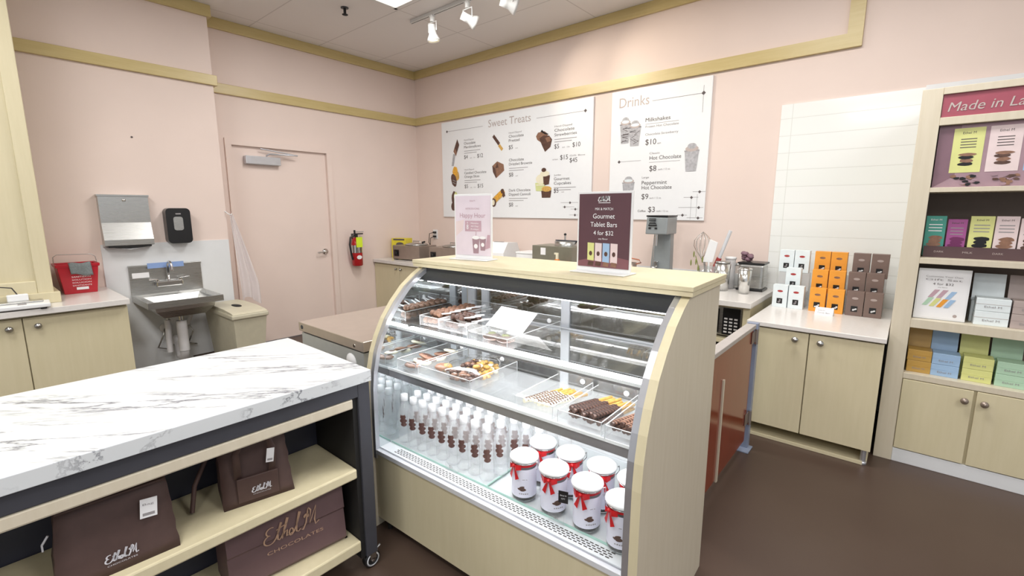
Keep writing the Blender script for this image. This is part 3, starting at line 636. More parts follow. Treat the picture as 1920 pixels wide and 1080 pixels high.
# ---- hand sink
sk = thing('hand_sink', 'wall mounted stainless hand sink with gooseneck tap', 'sink', (XB + 0.008, 1.17, 0.72))
MB().box((0, -0.27, -0.02), (0.012, 0.27, 0.27), 'steel').box((0, -0.27, 0.255), (0.03, 0.27, 0.27), 'steel').build('backsplash', sk, bevel=0.002)
bs = MB(); x0, x1, y0, y1 = 0.012, 0.53, -0.27, 0.27; ix0, ix1, iy0, iy1 = 0.10, 0.48, -0.21, 0.21
def ring(z, a): return [(a[0], a[2], z), (a[1], a[2], z), (a[1], a[3], z), (a[0], a[3], z)]
O_ = (x0, x1, y0, y1); I_ = (ix0, ix1, iy0, iy1); B_ = (ix0 + .05, ix1 - .05, iy0 + .06, iy1 - .06)
vs = ring(-0.04, O_) + ring(0.012, O_) + ring(0.012, (x0 + .02, x1 - .012, y0 + .012, y1 - .012)) + ring(0.0, I_) + ring(-0.13, B_)
fs = []
for j in range(4):
    for k in range(4): fs.append((j * 4 + k, j * 4 + (k + 1) % 4, (j + 1) * 4 + (k + 1) % 4, (j + 1) * 4 + k))
fs.append((16, 17, 18, 19)); bs.add(vs, fs, 'steel'); bs.build('basin', sk, recalc=True)
under = MB(); vs = ring(-0.02, (ix0 - .01, ix1 + .01, iy0 - .01, iy1 + .01)) + ring(-0.08, (ix0, ix1, iy0, iy1)) + ring(-0.145, B_); fs = [(8, 9, 10, 11)]
for j in range(2):
    for k in range(4): fs.append((j * 4 + k, j * 4 + (k + 1) % 4, (j + 1) * 4 + (k + 1) % 4, (j + 1) * 4 + k))
under.add(vs, fs, 'steel'); under.build('bowl_underside', sk)
fc = MB(); fc.cyl((0.012, -0.07, 0.10), (0.05, -0.07, 0.10), 0.022, 'chrome').cyl((0.012, 0.07, 0.10), (0.05, 0.07, 0.10), 0.022, 'chrome').box((0.03, -0.10, 0.075), (0.085, 0.10, 0.122), 'chrome')
fc.build('tap_body', sk, bevel=0.008)
for s in (-1, 1):
    MB().cyl((0.055, 0.085 * s, 0.118), (0.055, 0.085 * s, 0.135), 0.014, 'chrome').tube([(0.055, 0.085 * s, 0.138), (0.075, 0.15 * s, 0.148)], 0.007, 'chrome').build('tap_handle', sk)
sp_ = MB(); pts = [(0.055, 0, 0.11), (0.055, 0, 0.25)] + [(0.055 + 0.045 - 0.045 * math.cos(R(a)), 0.01 * a / 180, 0.25 + 0.045 * math.sin(R(a))) for a in range(0, 181, 20)] + [(0.145, 0.01, 0.215)]
sp_.tube(pts, 0.010, 'chrome', 10); sp_.build('spout', sk)
bf = MB().box((0.031, -0.14, 0.238), (0.034, 0.13, 0.285), 'bluefilm').build('protective_film', sk); bf['label'] = 'strip of blue protective film'
MB().box((0.0125, -0.25, 0.16), (0.0135, -0.13, 0.205), 'paper').build('sticker', sk)
# drain pipes with white covers
MB().cyl((0.28, 0.0, -0.14), (0.28, 0.0, -0.24), 0.022, 'chrome').cyl((0.28, 0.0, -0.21), (0.28, 0.0, -0.48), 0.040, 'pvc', 14).tube([(0.28, 0, -0.48), (0.27, 0, -0.55), (0.15, 0, -0.56), (0.13, 0, -0.45), (0.02, 0, -0.42)], 0.035, 'pvc', 12).build('drain_pipe', sk)
for s, y in ((-1, -0.1), (1, 0.13)):
    MB().lathe([(0.0, 0), (0.045, 0), (0.045, 0.03), (0.0, 0.03)], (0.0, y - 0.04 * s, -0.31), 14, 'pvc', 'x').tube([(0.02, y - 0.04 * s, -0.31), (0.07, y - 0.02 * s, -0.31), (0.09, y, -0.36), (0.06, y - 0.04, -0.47), (0.05, y + 0.03, -0.50), (0.06, -0.02, -0.46)], 0.007, 'steel', 8).build('supply_hose', sk)
MB().tube([(0.16, -0.06, -0.10), (0.17, -0.075, -0.22)], 0.012, 'steel').cyl((0.17, -0.075, -0.21), (0.17, -0.08, -0.50), 0.024, 'pvc').tube([(0.12, 0.13, -0.12), (0.10, 0.12, -0.22), (0.03, 0.10, -0.32)], 0.018, 'pvc').build('pipe_cover', sk)
# ---- slim bin
bn = thing('waste_bin', 'slim beige waste bin with a slotted lid right of the sink', 'bin', (-4.64, 1.545, 0))
b_ = MB(); vs = []
for (hx, hy, z) in ((0.29, 0.10, 0), (0.36, 0.135, 0.555), (0.352, 0.128, 0.555), (0.285, 0.095, 0.01)): vs += [(-hx, -hy, z), (hx, -hy, z), (hx, hy, z), (-hx, hy, z)]
fs = [(3, 2, 1, 0), (12, 13, 14, 15)] + [(j * 4 + k, j * 4 + (k + 1) % 4, (j + 1) * 4 + (k + 1) % 4, (j + 1) * 4 + k) for j in range(3) for k in range(4)]
b_.add(vs, fs, 'bin'); b_.build('body', bn, bevel=0.015)
ld_ = MB(); ld_.box((-0.375, -0.15, 0.545), (0.375, 0.15, 0.585), 'bin')
ld_.prism([(-0.375, 0.585), (0.375, 0.585), (0.33, 0.60), (0.15, 0.612), (-0.15, 0.612), (-0.33, 0.60)], -0.14, 0.14, 'y', 'bin'); lo = ld_.build('lid', bn, bevel=0.01)
hl = MB(); hl.lathe([(0, 0), (0.055, 0), (0.055, 0.003), (0, 0.003)], (0, 0, 0), 20, 'blackmat'); ho = hl.build('lid_opening', lo); ho.location = (0.06, 0, 0.611); ho.scale = (1.5, 0.6, 1)
# ---- draped translucent plastic hanging at the wall corner
dp = MB()
def drape(u, v):
    w = 0.03 + 0.15 * min(1, v * 1.3); f = 0.018 * math.sin(u * 14 + v * 2) * (0.3 + v)
    return (XB + 0.03 + 0.035 * v + f, 1.725 + w * u + 0.03 * v, 1.42 - 0.86 * v + 0.04 * math.sin(5 * u) * v)
dp.grid(drape, 26, 14, 'drape'); dpo = dp.build('plastic_apron'); tag(dpo, 'translucent white plastic apron hanging from the wall corner beside the door', 'apron')
MB().tube([(XB - 0.002, 1.70, 1.45), (XB + 0.03, 1.71, 1.43), (XB + 0.035, 1.735, 1.415), (XB + 0.03, 1.745, 1.43)], 0.005, 'white', 6).build('hook', dpo)
# ---- fire extinguisher
fe = thing('fire_extinguisher', 'red and silver fire extinguisher with yellow tag on the wall by the door', 'fire extinguisher', (XL + 0.075, 3.21, 0.77))
MB().lathe([(0, 0), (0.055, 0), (0.065, 0.01), (0.065, 0.16)], n=20, m='redcan').build('cylinder', fe)
MB().lathe([(0.065, 0.16), (0.065, 0.28), (0.05, 0.33), (0.022, 0.355), (0.0, 0.355)], n=20, m='redcan').build('shoulder', fe)
sv = MB().lathe([(0.0665, 0.165), (0.0665, 0.26)], n=20, m='chrome', caps=False).build('silver_band', fe)
MB().cyl((0, 0, 0.35), (0, 0, 0.395), 0.02, 'black').box((-0.012, -0.03, 0.39), (0.012, 0.09, 0.405), 'black').box((-0.01, -0.02, 0.415), (0.01, 0.10, 0.428), 'steel').cyl((0, -0.02, 0.40), (0, -0.02, 0.445), 0.012, 'black').build('valve', fe)
MB().tube([(0, -0.02, 0.38), (0.0, -0.08, 0.36), (0.01, -0.10, 0.27), (0.01, -0.085, 0.15), (0.02, -0.075, 0.08)], 0.011, 'black', 8).build('hose', fe)
g = MB().box((0.068, -0.045, 0.235), (0.07, 0.04, 0.36), 'tagyel').build('inspection_tag', fe); g['label'] = 'neon yellow inspection tag'
lbm = MB(); lbm.T = Matrix.Translation((0.0655, -0.01, 0.11)); lbm.prism(blob(0, 0, 0.035, 0.025, 16), 0, 0.002, 'x', 'paper'); lbm.build('round_label', fe)
MB().box((-0.075, -0.03, 0.2), (-0.06, 0.03, 0.4), 'steel').build('bracket', fe)

# ================================================================ BACK COUNTER
bc = thing('base_cabinet', 'long maple base cabinet along the wall under the menu boards', 'cabinet', (-3.1, 3.88, 0))
MB().box((-2.25, -0.36, 0.09), (1.75, 0.36, 0.79), 'maple').box((-2.25, -0.30, 0), (2.27, 0.36, 0.09), 'brownbase').build('body', bc, bevel=0.002)
MB().box((2.255, -0.37, 0.0), (2.30, 0.36, 0.79), 'maple').box((1.75, -0.36, 0.09), (2.255, 0.36, 0.13), 'maple').box((1.75, 0.33, 0.13), (2.255, 0.36, 0.79), 'blackmat').box((1.75, -0.36, 0.775), (2.255, 0.36, 0.79), 'maple').build('niche', bc)
xs = [-2.25, -1.72, -1.19, -0.66, -0.13, 0.40, 0.93, 1.75]
for i in range(7):
    dr = MB().box((xs[i] + 0.003, -0.38, 0.10), (xs[i + 1] - 0.003, -0.362, 0.772), 'maple').build('door', bc, bevel=0.002)
    k = MB(); knob(k, (xs[i + 1] - 0.05 if i % 2 == 0 else xs[i] + 0.05, -0.38, 0.733)); k.build('knob', dr)
tag(MB().box((XL + 0.012, 3.475, 0.79), (-0.79, YB - 0.016, 0.83), 'quartz').build('countertop', bevel=0.003), 'long pale countertop under the menu boards carrying the warmers and mixer', 'countertop')
# microwave in the niche
mw = thing('microwave', 'microwave with silver frame in the open niche beside the swing gate', 'microwave', (-1.09, 3.80, 0.13))
MB().box((-0.23, -0.17, 0.40), (0.225, 0.2, 0.64), 'blackmat').build('body', mw, bevel=0.004)
MB().box((-0.22, -0.19, 0.41), (0.22, -0.171, 0.63), 'steel').build('front_frame', mw, bevel=0.006)
MB().box((-0.20, -0.194, 0.43), (0.06, -0.191, 0.61), 'black').build('window', mw)
kp = MB().box((0.085, -0.194, 0.42), (0.205, -0.191, 0.62), 'black')
for i in range(5):
    for j in range(3): kp.box((0.097 + j * 0.035, -0.196, 0.435 + i * 0.025), (0.12 + j * 0.035, -0.1945, 0.447 + i * 0.025), 'paper')
kp.build('keypad', mw)
tag(MB().box((-1.345, 3.55, 0.50), (-0.85, 4.2, 0.528), 'maple').build('niche_shelf'), 'maple shelf board inside the niche carrying the microwave', 'shelf')

ZT = 0.83
def warmer(loc, rz, label):
    w = thing('food_warmer', label, 'food warmer', loc, rz, 'countertop chocolate warmers')
    MB().box((-0.23, -0.15, 0.012), (0.23, 0.17, 0.185), 'steel_dk').build('housing', w, bevel=0.004)
    MB().box((-0.22, -0.14, 0), (-0.18, -0.10, 0.012), 'black').box((0.18, -0.14, 0), (0.22, -0.10, 0.012), 'black').box((-0.22, 0.12, 0), (-0.18, 0.16, 0.012), 'black').box((0.18, 0.12, 0), (0.22, 0.16, 0.012), 'black').build('feet', w)
    MB().lathe([(0.135, 0), (0.145, 0.006), (0.14, 0.018), (0.10, 0.028), (0.0, 0.034)], (0.03, 0.02, 0.185), 22, 'steel', caps=False).build('lid', w)
    MB().tube([(-0.03, 0.02, 0.215), (-0.03, 0.02, 0.235), (0.09, 0.02, 0.235), (0.09, 0.02, 0.215)], 0.006, 'steel', 6).cyl((0.13, 0.02, 0.222), (0.17, 0.02, 0.232), 0.012, 'black').build('lid_handle', w)
    MB().box((-0.20, -0.158, 0.05), (-0.12, -0.15, 0.13), 'black').lathe([(0, 0), (0.022, 0), (0.02, -0.018), (0, -0.018)], (-0.16, -0.158, 0.09), 12, 'blackmat', 'y').build('control_dial', w)
    return w
warmer((-4.87, 3.78, ZT), R(8), 'left brown-steel chocolate warmer beside the yellow box')
warmer((-4.27, 3.88, ZT), R(8), 'right brown-steel chocolate warmer half hidden by the pink sign')
yb = thing('cardboard_box', 'bright yellow printed box in the corner behind the warmer', 'box', (-5.20, 3.84, ZT), R(20))
MB().box((-0.11, -0.08, 0), (0.11, 0.08, 0.26), 'yellow').build('carton', yb, bevel=0.003)
pr_ = MB().box((-0.08, -0.082, 0.235), (0.09, -0.081, 0.255), 'ink').flat(blob(0.02, 0.18, 0.06, 0.03), (0, -0.0815, 0), X_, Z_, 'ink').flat(blob(-0.02, 0.07, 0.03, 0.025), (0, -0.0815, 0), X_, Z_, 'paper')
pr_.text('COCOA', (-0.09, -0.0815, 0.12), X_, Z_, 0.025, 'ink', 0.12); pr_.build('print', yb)
ot = thing('wall_outlet', 'white wall outlet with two black plugs above the warmers', 'outlet', (-5.0 + 0.0, YB, 1.07))
MB().box((-0.045, -0.006, 0), (0.045, 0, 0.125), 'white').build('cover_plate', ot, bevel=0.002)
tag(MB().box((-5.02, YB - 0.035, 1.145), (-4.98, YB - 0.006, 1.17), 'black').tube([(-5.0, YB - 0.035, 1.157), (-5.06, YB - 0.06, 1.14), (-5.09, YB - 0.05, 1.02), (-5.05, YB - 0.03, 0.93), (-4.98, YB - 0.1, 0.88)], 0.005, 'black', 6).build('power_plug'), 'upper black plug and cord in the outlet above the warmers', 'plug', 'plugs in the outlet')
tag(MB().box((-5.02, YB - 0.035, 1.09), (-4.98, YB - 0.006, 1.115), 'black').tube([(-5.0, YB - 0.035, 1.10), (-5.04, YB - 0.06, 1.08), (-5.06, YB - 0.05, 0.98), (-5.02, YB - 0.03, 0.90), (-4.94, YB - 0.12, 0.86)], 0.005, 'black', 6).build('power_plug'), 'lower black plug and cord in the outlet above the warmers', 'plug', 'plugs in the outlet')
# white label printer
pn = thing('label_printer', 'white label printer on the back counter right of the pink sign', 'printer', (-3.55, 3.95, ZT), R(12))
MB().prism([(-0.2, 0.03), (0.2, 0.03), (0.2, 0.14), (0.12, 0.27), (-0.10, 0.28), (-0.2, 0.17)], -0.17, 0.17, 'x', 'white').build('housing', pn, bevel=0.012)
MB().box((-0.16, -0.19, 0), (0.16, 0.19, 0.03), 'black').build('base', pn)
MB().box((-0.16, -0.203, 0.06), (0.05, -0.2, 0.13), 'white').box((-0.13, -0.2045, 0.10), (0.03, -0.203, 0.118), 'leaf').build('front_panel', pn)
MB().box((-0.03, -0.06, 0.279), (0.08, -0.02, 0.283), 'inksoft').build('latch', pn)
sb_ = thing('plastic_tub', 'low white plastic tub between the printer and the tall steel warmer', 'tub', (-3.09, 4.0, ZT))
MB().box((-0.15, -0.12, 0), (0.15, 0.12, 0.17), 'white').build('tub', sb_, bevel=0.01); MB().box((-0.155, -0.125, 0.17), (0.155, 0.125, 0.19), 'white').build('lid', sb_, bevel=0.006)
# tall warmer with ladle lid
fw = thing('fudge_warmer', 'tall grey-green steel fudge warmer with a clamp lid behind the case', 'food warmer', (-2.70, 3.93, ZT))
MB().box((-0.24, -0.15, 0.01), (0.24, 0.17, 0.28), 'steel_grn').build('housing', fw, bevel=0.004)
MB().lathe([(0.12, 0.28), (0.12, 0.325), (0.0, 0.325)], (0.08, 0.0, 0), 20, 'steel', caps=False).build('pot', fw)
MB().box((-0.05, -0.012, 0.326), (0.26, 0.012, 0.336), 'darkframe').cyl((0.06, 0, 0.30), (0.06, 0, 0.385), 0.01, 'chrome').ball((0.06, 0, 0.392), 0.014, 'black', 6).build('lid_clamp', fw)
MB().box((-0.13, -0.154, 0.19), (-0.07, -0.15, 0.26), 'paper').build('label_sticker', fw)
sbm = thing('soap_bottle', 'small amber soap bottle with pump in front of the fudge warmer', 'bottle', (-2.56, 3.68, ZT)); sbm.scale = (1, 1, 1.42)
MB().lathe([(0, 0), (0.036, 0), (0.036, 0.10), (0.02, 0.12)], n=14, m='amber').build('bottle', sbm)
MB().cyl((0, 0, 0.12), (0, 0, 0.15), 0.014, 'cream').box((-0.03, -0.008, 0.15), (0.012, 0.008, 0.162), 'cream').build('pump', sbm)
bcn = MB(); bcn.ball((0, 0, 0.07), 0.08, 'bluecloth', 8, (1, 0.8, 0.9), 0.12); o = bcn.build('folded_cloth'); o.location = (-2.40, 3.72, ZT); tag(o, 'bunched navy cloth right of the fudge warmer, mostly behind the plum sign', 'cloth')
# copper edged pot right of plum sign
pj = thing('measuring_jug', 'small steel jug with copper handle right of the plum sign', 'jug', (-1.93, 3.95, ZT))
MB().lathe([(0, 0), (0.05, 0), (0.055, 0.16), (0.05, 0.16), (0.046, 0.01)], n=18, m='steel_dk', caps=False).build('body', pj)
MB().tube([(-0.05, 0, 0.165), (0.0, 0, 0.20), (0.08, 0, 0.19), (0.10, 0, 0.165), (0.05, 0, 0.15)], 0.006, P('copper', (176, 110, 84), 0.3, 0.6), 6).build('handle', pj)
# milkshake mixer
mx = thing('milkshake_mixer', 'tall grey milkshake mixer on the back counter', 'mixer', (-1.66, 3.93, ZT))
MB().prism([(-0.095, 0), (0.095, 0), (0.095, 0.03), (-0.095, 0.03)], -0.12, 0.12, 'y', 'mixer').build('base', mx, bevel=0.006)
MB().add([(-0.095, 0.03, 0.03), (0.09, 0.03, 0.03), (0.09, 0.11, 0.03), (-0.095, 0.11, 0.03), (-0.065, 0.03, 0.44), (0.085, 0.03, 0.44), (0.085, 0.11, 0.44), (-0.065, 0.11, 0.44)], [(0, 3, 2, 1), (4, 5, 6, 7), (0, 1, 5, 4), (1, 2, 6, 5), (2, 3, 7, 6), (3, 0, 4, 7)], 'mixer').build('column', mx, bevel=0.008)
MB().add([(-0.09, -0.10, 0.43), (0.10, -0.10, 0.43), (0.10, 0.12, 0.43), (-0.09, 0.12, 0.43), (-0.085, -0.09, 0.575), (0.10, -0.09, 0.575), (0.10, 0.12, 0.575), (-0.085, 0.12, 0.575)], [(0, 3, 2, 1), (4, 5, 6, 7), (0, 1, 5, 4), (1, 2, 6, 5), (2, 3, 7, 6), (3, 0, 4, 7)], 'mixer').build('motor_head', mx, bevel=0.008)
MB().box((-0.088, -0.095, 0.576), (0.102, 0.12, 0.59), 'black').build('top_cap', mx, bevel=0.003)
MB().tube([(-0.055, -0.103, 0.545), (0.0, -0.101, 0.545), (0.0, -0.101, 0.56), (-0.055, -0.103, 0.56)], 0.004, 'black', 6, closed=True).tube([(-0.06, -0.105, 0.505), (0.01, -0.103, 0.505), (0.0, -0.103, 0.525), (-0.05, -0.104, 0.525)], 0.005, 'black', 6, closed=True).box((-0.06, -0.104, 0.475), (-0.04, -0.1, 0.488), 'black').box((-0.005, -0.104, 0.475), (0.015, -0.1, 0.488), 'black').build('switches', mx)
MB().cyl((-0.01, -0.045, 0.43), (-0.01, -0.045, 0.33), 0.012, 'chrome').cyl((-0.035, -0.03, 0.40), (-0.035, -0.03, 0.15), 0.006, 'chrome').lathe([(0, 0.13), (0.02, 0.13), (0.02, 0.145), (0, 0.145)], (-0.03, -0.03, 0), 10, 'chrome').build('spindle', mx)
MB().box((-0.04, 0.0, 0.12), (-0.01, 0.03, 0.19), 'chrome').build('cup_rest', mx, bevel=0.003)
# utensil crocks, tins, cups, toaster
def jarlike(name, label, cat, loc, r, h, m, lid=None, flare=0.0):
    o = thing(name, label, cat, loc)
    MB().lathe([(0, 0), (r, 0), (r + flare, h), (r + flare - 0.003, h), (r - 0.003, 0.004)], n=20, m=m, caps=False).build('body', o)
    if lid: MB().lathe([(0, 0), (r + 0.003, 0), (r + 0.003, 0.018), (0.0, 0.022)], (0, 0, h), 20, lid).build('lid', o)
    return o
cr_ = jarlike('utensil_crock', 'clear ribbed jar holding the whisk and spatulas', 'jar', (-1.23, 3.90, ZT), 0.07, 0.19, 'jarglass')
MB().lathe([(0.071, 0.10), (0.074, 0.105), (0.071, 0.11)], n=20, m='acryledge', caps=False).build('rib', cr_)
wk = thing('whisk', 'large balloon whisk standing in the clear jar', 'whisk', (-1.27, 3.92, ZT + 0.01))
MB().tube([(0.04, 0, 0.0), (0.0, 0, 0.22)], 0.009, 'steel').build('handle', wk)
w_ = MB()
for k in range(6):
    a = math.pi * k / 6; pts = []
    for i in range(17):
        th = math.pi * 2 * i / 16; rr = 0.072 * math.sin(th / 2) ** 0.9 if i not in (0, 16) else 0
        s = -1 if i > 8 else 1; zz = 0.22 + 0.115 * (1 - math.cos(th)) ; rr = 0.070 * math.sin(math.pi * min(1, (zz - .22) / .23) ** 1.3) if i != 8 else 0
        pts.append((s * rr * math.cos(a) - 0.02, s * rr * math.sin(a), zz))
    w_.tube(pts, 0.0016, P('copper_wire', (190, 156, 136), 0.3, 0.6) if k == 0 else 'steel', 5)
w_.build('wires', wk)
st = thing('spatula', 'white broad spatula in the clear jar', 'spatula', (-1.21, 3.88, ZT + 0.02), R(10))
MB().tube([(0, 0, 0), (-0.01, 0, 0.22)], 0.007, 'white').build('handle', st)
MB().add([(-0.055, -0.004, 0.20), (0.02, -0.004, 0.20), (0.05, -0.004, 0.36), (-0.01, -0.004, 0.385), (-0.055, 0.004, 0.20), (0.02, 0.004, 0.20), (0.05, 0.004, 0.36), (-0.01, 0.004, 0.385)], [(0, 1, 2, 3), (7, 6, 5, 4), (0, 4, 5, 1), (1, 5, 6, 2), (2, 6, 7, 3), (3, 7, 4, 0)], 'white').build('blade', st, bevel=0.003)
st = thing('spatula', 'red spatula with long steel handle leaning right in the jar', 'spatula', (-1.20, 3.93, ZT + 0.02))
MB().tube([(0.04, 0, 0.22), (0.115, 0, 0.455)], 0.014, 'alulight').build('handle', st)
MB().tube([(-0.02, 0, 0.02), (0.0, 0, 0.12), (0.045, 0, 0.235)], 0.016, 'silicone', 8, r2=0.02).build('blade', st)
sg = MB(); sg.tube([(0, 0, 0), (-0.08, 0, 0.25)], 0.003, 'leaf', 5)
for (a, b_, c_) in [(-0.05, 0.15, .5), (-0.07, 0.2, -.5), (-0.09, 0.26, .3), (-0.02, 0.22, .8), (-0.11, 0.19, .2)]: sg.ball((a, -0.01, b_), 0.014, 'leaf', 5, (0.45, 0.3, 1.9))
o = sg.build('leafy_sprig'); o.location = (-1.24, 3.86, ZT + 0.02); tag(o, 'dry green sprig leaning left out of the clear jar', 'plant sprig')
jarlike('glass_jar', 'small clear glass at the left end of the utensils', 'glass', (-1.45, 3.95, ZT), 0.05, 0.12, 'jarglass')
jarlike('steel_canister', 'dark low canister left of the clear jar', 'canister', (-1.37, 3.90, ZT), 0.05, 0.10, 'black', 'steel')
jarlike('plastic_bottle', 'clear squeeze bottle behind the steel canister', 'bottle', (-1.10, 4.05, ZT), 0.04, 0.24, 'frost', 'white')
jarlike('shaker_cup', 'steel shaker cup directly right of the clear utensil jar', 'cup', (-1.115, 3.90, ZT), 0.05, 0.215, 'cupsteel', 'steel', 0.01)
jarlike('glass_jar', 'clear glass tumbler between the utensil jar and the shaker', 'glass', (-1.17, 3.79, ZT), 0.035, 0.20, 'jarglass')
cc = jarlike('malt_cup', 'tall shiny steel cup standing at the front of the counter end', 'cup', (-0.935, 3.85, ZT), 0.036, 0.20, 'cupsteel', None, 0.012)
MB().lathe([(0.049, 0.186), (0.052, 0.19), (0.049, 0.194)], n=20, m='chrome', caps=False).build('rolled_rim', cc)
jarlike('glass_jar', 'amber filled jar behind the tall steel cup', 'jar', (-1.05, 4.10, ZT), 0.045, 0.19, 'jarglass', 'steel')
ts = thing('toaster', 'steel and black toaster-like appliance against the tile corner', 'appliance', (-0.93, 4.08, ZT), R(0))
MB().box((-0.10, -0.07, 0.012), (0.085, 0.09, 0.215), 'steel').build('body', ts, bevel=0.02)
MB().box((-0.105, -0.075, 0.21), (0.09, 0.095, 0.226), 'black').box((-0.105, -0.075, 0.0), (0.09, 0.095, 0.018), 'black').build('trim', ts, bevel=0.004)
ws = MB()
for k in range(12): ws.ball((random.uniform(-.05, .05), random.uniform(-.03, .03), 0.24 + random.uniform(0, .05)), 0.022, 'mauvedk', 5, (1, 1, .8), .1)
o = ws.build('plastic_wrap_bundle'); o.location = (-1.0, 4.10, ZT); tag(o, 'crumpled purple-grey bundle on top of the steel appliance', 'bundle')

# ================================================================ RIGHT CABINET WITH CANDY BOXES
rc = thing('base_cabinet', 'free-standing maple cabinet with two doors below the candy boxes', 'cabinet', (-0.392, 3.74, 0))
MB().box((-0.335, -0.49, 0.095), (0.335, 0.49, 0.735), 'maple').box((-0.335, -0.47, 0.0), (-0.315, 0.49, 0.10), 'maple').box((0.315, -0.47, 0.0), (0.335, 0.49, 0.10), 'maple').build('body', rc)
MB().box((-0.315, -0.505, 0.002), (0.315, 0.3, 0.022), 'maple').build('plinth', rc)
MB().cyl((0.315, -0.485, 0.0), (0.315, -0.485, 0.095), 0.014, 'alu').lathe([(0, 0), (0.02, 0), (0.02, 0.02), (0, 0.02)], (0.315, -0.485, 0), 12, 'alu').build('foot', rc)
for (a, b_, kx) in ((-0.345, -0.012, -0.078), (-0.006, 0.345, 0.052)):
    dr = MB().box((a, -0.515, 0.095), (b_, -0.493, 0.732), 'maple').build('door', rc, bevel=0.002)
    k = MB(); knob(k, (kx, -0.515, 0.690), r=0.018); k.build('knob', dr)
MB().box((-0.335, -0.49, 0.735), (0.335, 0.49, 0.742), 'blackmat').build('shadow_gap', rc)
MB().box((-0.355, -0.53, 0.742), (0.353, 0.495, 0.77), 'quartz').build('worktop', rc, bevel=0.003)
# candy boxes on stepped risers
ZQ = 0.77
def candy(col, emb, win):
    o = thing('candy_box', '', 'candy box')
    MB().box((-0.047, -0.03, 0), (0.047, 0.03, 0.163), col).build('carton', o, bevel=0.0015)
    e = MB(); e.flat(blob(0, 0.118, 0.018, 0.008, 10), (0, -0.0307, 0), X_, Z_, emb)
    e.flat([(-0.012, 0.116), (0.0, 0.126), (0.012, 0.116)], (0, -0.031, 0), X_, Z_, emb); e.build('emblem', o)
    w = MB(); w.flat([(-0.018, 0.028), (0.018, 0.028), (0.018, 0.066), (-0.018, 0.066)], (0, -0.0307, 0), X_, Z_, 'black')
    for k in range(4): w.flat(blob(random.uniform(-.011, .011), 0.047 + random.uniform(-.014, .014), 0.006, 0.005, 8, jag=.2), (0, -0.0312, 0), X_, Z_, win)
    w.build('window', o); return o
pos = {'white': [(-0.678, 3.82, 0), (-0.578, 3.82, 0), (-0.621, 3.91, 1), (-0.688, 4.0, 2), (-0.590, 4.0, 2)],
       'orange': [(-0.449, 3.82, 0), (-0.345, 3.82, 0), (-0.458, 3.91, 1), (-0.358, 3.91, 1), (-0.464, 4.0, 2), (-0.366, 4.0, 2)],
       'brown': [(-0.238, 3.82, 0), (-0.140, 3.82, 0), (-0.248, 3.91, 1), (-0.150, 3.91, 1), (-0.240, 4.0, 2), (-0.138, 4.0, 2)]}
zs = [ZQ, ZQ + 0.118, ZQ + 0.240]
words = {'white': {3: 0}, }
for colr, (mat_, em, wn) in {'white': ('whitebox', 'silicone', 'inksoft'), 'orange': ('orangebox', 'choclight', 'paper'), 'brown': ('brownbox', 'taupe', 'paper')}.items():
    first = None
    for i, (x, y, k) in enumerate(pos[colr]):
        row = ['bottom', 'middle', 'top'][k]
        if colr == 'white' and k == 1: lab = 'single white candy box of the middle row, above the two front white ones'
        else:
            same = [p for p in pos[colr] if p[2] == k]; side = 'left' if x == min(p[0] for p in same) else 'right'
            lab = '%s candy box with small window, %s one of the %s row' % (colr, side, row)
        if first is None: first = candy(mat_, em, wn); o = first
        else: o = dup(first)
        o.location = (x, y, zs[k]); o['label'] = lab; o['group'] = '%s candy boxes on the cabinet' % colr
rz_ = [(-0.728, -0.532, 'white'), (-0.508, -0.308, 'orange'), (-0.296, -0.092, 'brown')]
for a, b_, cname in rz_:
    o = thing('display_riser', 'clear stepped acrylic riser under the %s candy boxes' % cname, 'display riser', ((a + b_) / 2, 3.96, ZQ), group='acrylic display risers')
    w = (b_ - a) / 2
    MB().box((-w, -0.085, 0), (w, 0.0, 0.117), 'frost').build('lower_step', o, bevel=0.001); MB().box((-w, 0.0, 0), (w, 0.085, 0.239), 'frost').build('upper_step', o, bevel=0.001)
pc_ = thing('price_card', 'small white folded price card in front of the orange candy boxes', 'price card', (-0.39, 3.70, ZQ), R(-4))
c_ = MB().prism([(-0.02, 0), (0.0, 0.05), (0.004, 0.05), (0.024, 0), (0.02, 0), (0.002, 0.045), (-0.016, 0)], -0.052, 0.052, 'x', 'paper'); c_.build('card', pc_)
t_ = MB().text('Candy Box', (-0.035, -0.0165, 0.012), X_, (0, 0.37, 0.93), 0.009, 'inksoft', 0.07).text('each', (-0.035, -0.0105, 0.028), X_, (0, 0.37, 0.93), 0.007, 'inksoft', 0.04); t_.build('lettering', pc_)

# ================================================================ WALL SHELF UNIT
YS = 3.42
su = thing('shelf_unit', 'tall maple shelf unit with rose header at the right photo edge', 'shelf unit', (0.55, YS, 0))
X0, X1 = -0.585, 0.65
MB().box((X0, 0, 0), (X0 + 0.085, 0.82, 2.095), 'maple_side').build('side_panel', su, bevel=0.002)
MB().box((X1, 0, 0), (X1 + 0.085, 0.82, 2.095), 'maple_side').build('side_panel', su, bevel=0.002)
MB().box((X0 + 0.085, 0.36, 0.5), (X1, 0.38, 2.09), 'pinkbrown').build('back_panel', su)
MB().box((X0 + 0.085, -0.005, 2.06), (X1, 0.38, 2.095), 'maple_side').build('top_rail', su, bevel=0.002)
for z0, z1 in ((1.905, 1.945), (1.56, 1.585), (1.175, 1.207), (0.812, 0.862), (0.512, 0.545)):
    MB().box((X0 + 0.085, -0.002, z0), (X1, 0.36, z1), 'maple_side').build('shelf_board', su, bevel=0.002)
hd = MB().box((X0 + 0.087, 0.008, 1.945), (X1, 0.03, 2.06), 'rose').build('header_sign', su); hd['label'] = 'rose header sign reading Made in Las Vegas'
MB().text('Made in Las Vegas', (-0.475, 0.006, 1.972), X_, (0.2, 0, 1), 0.046, 'titleink', 0.47).build('header_lettering', su)
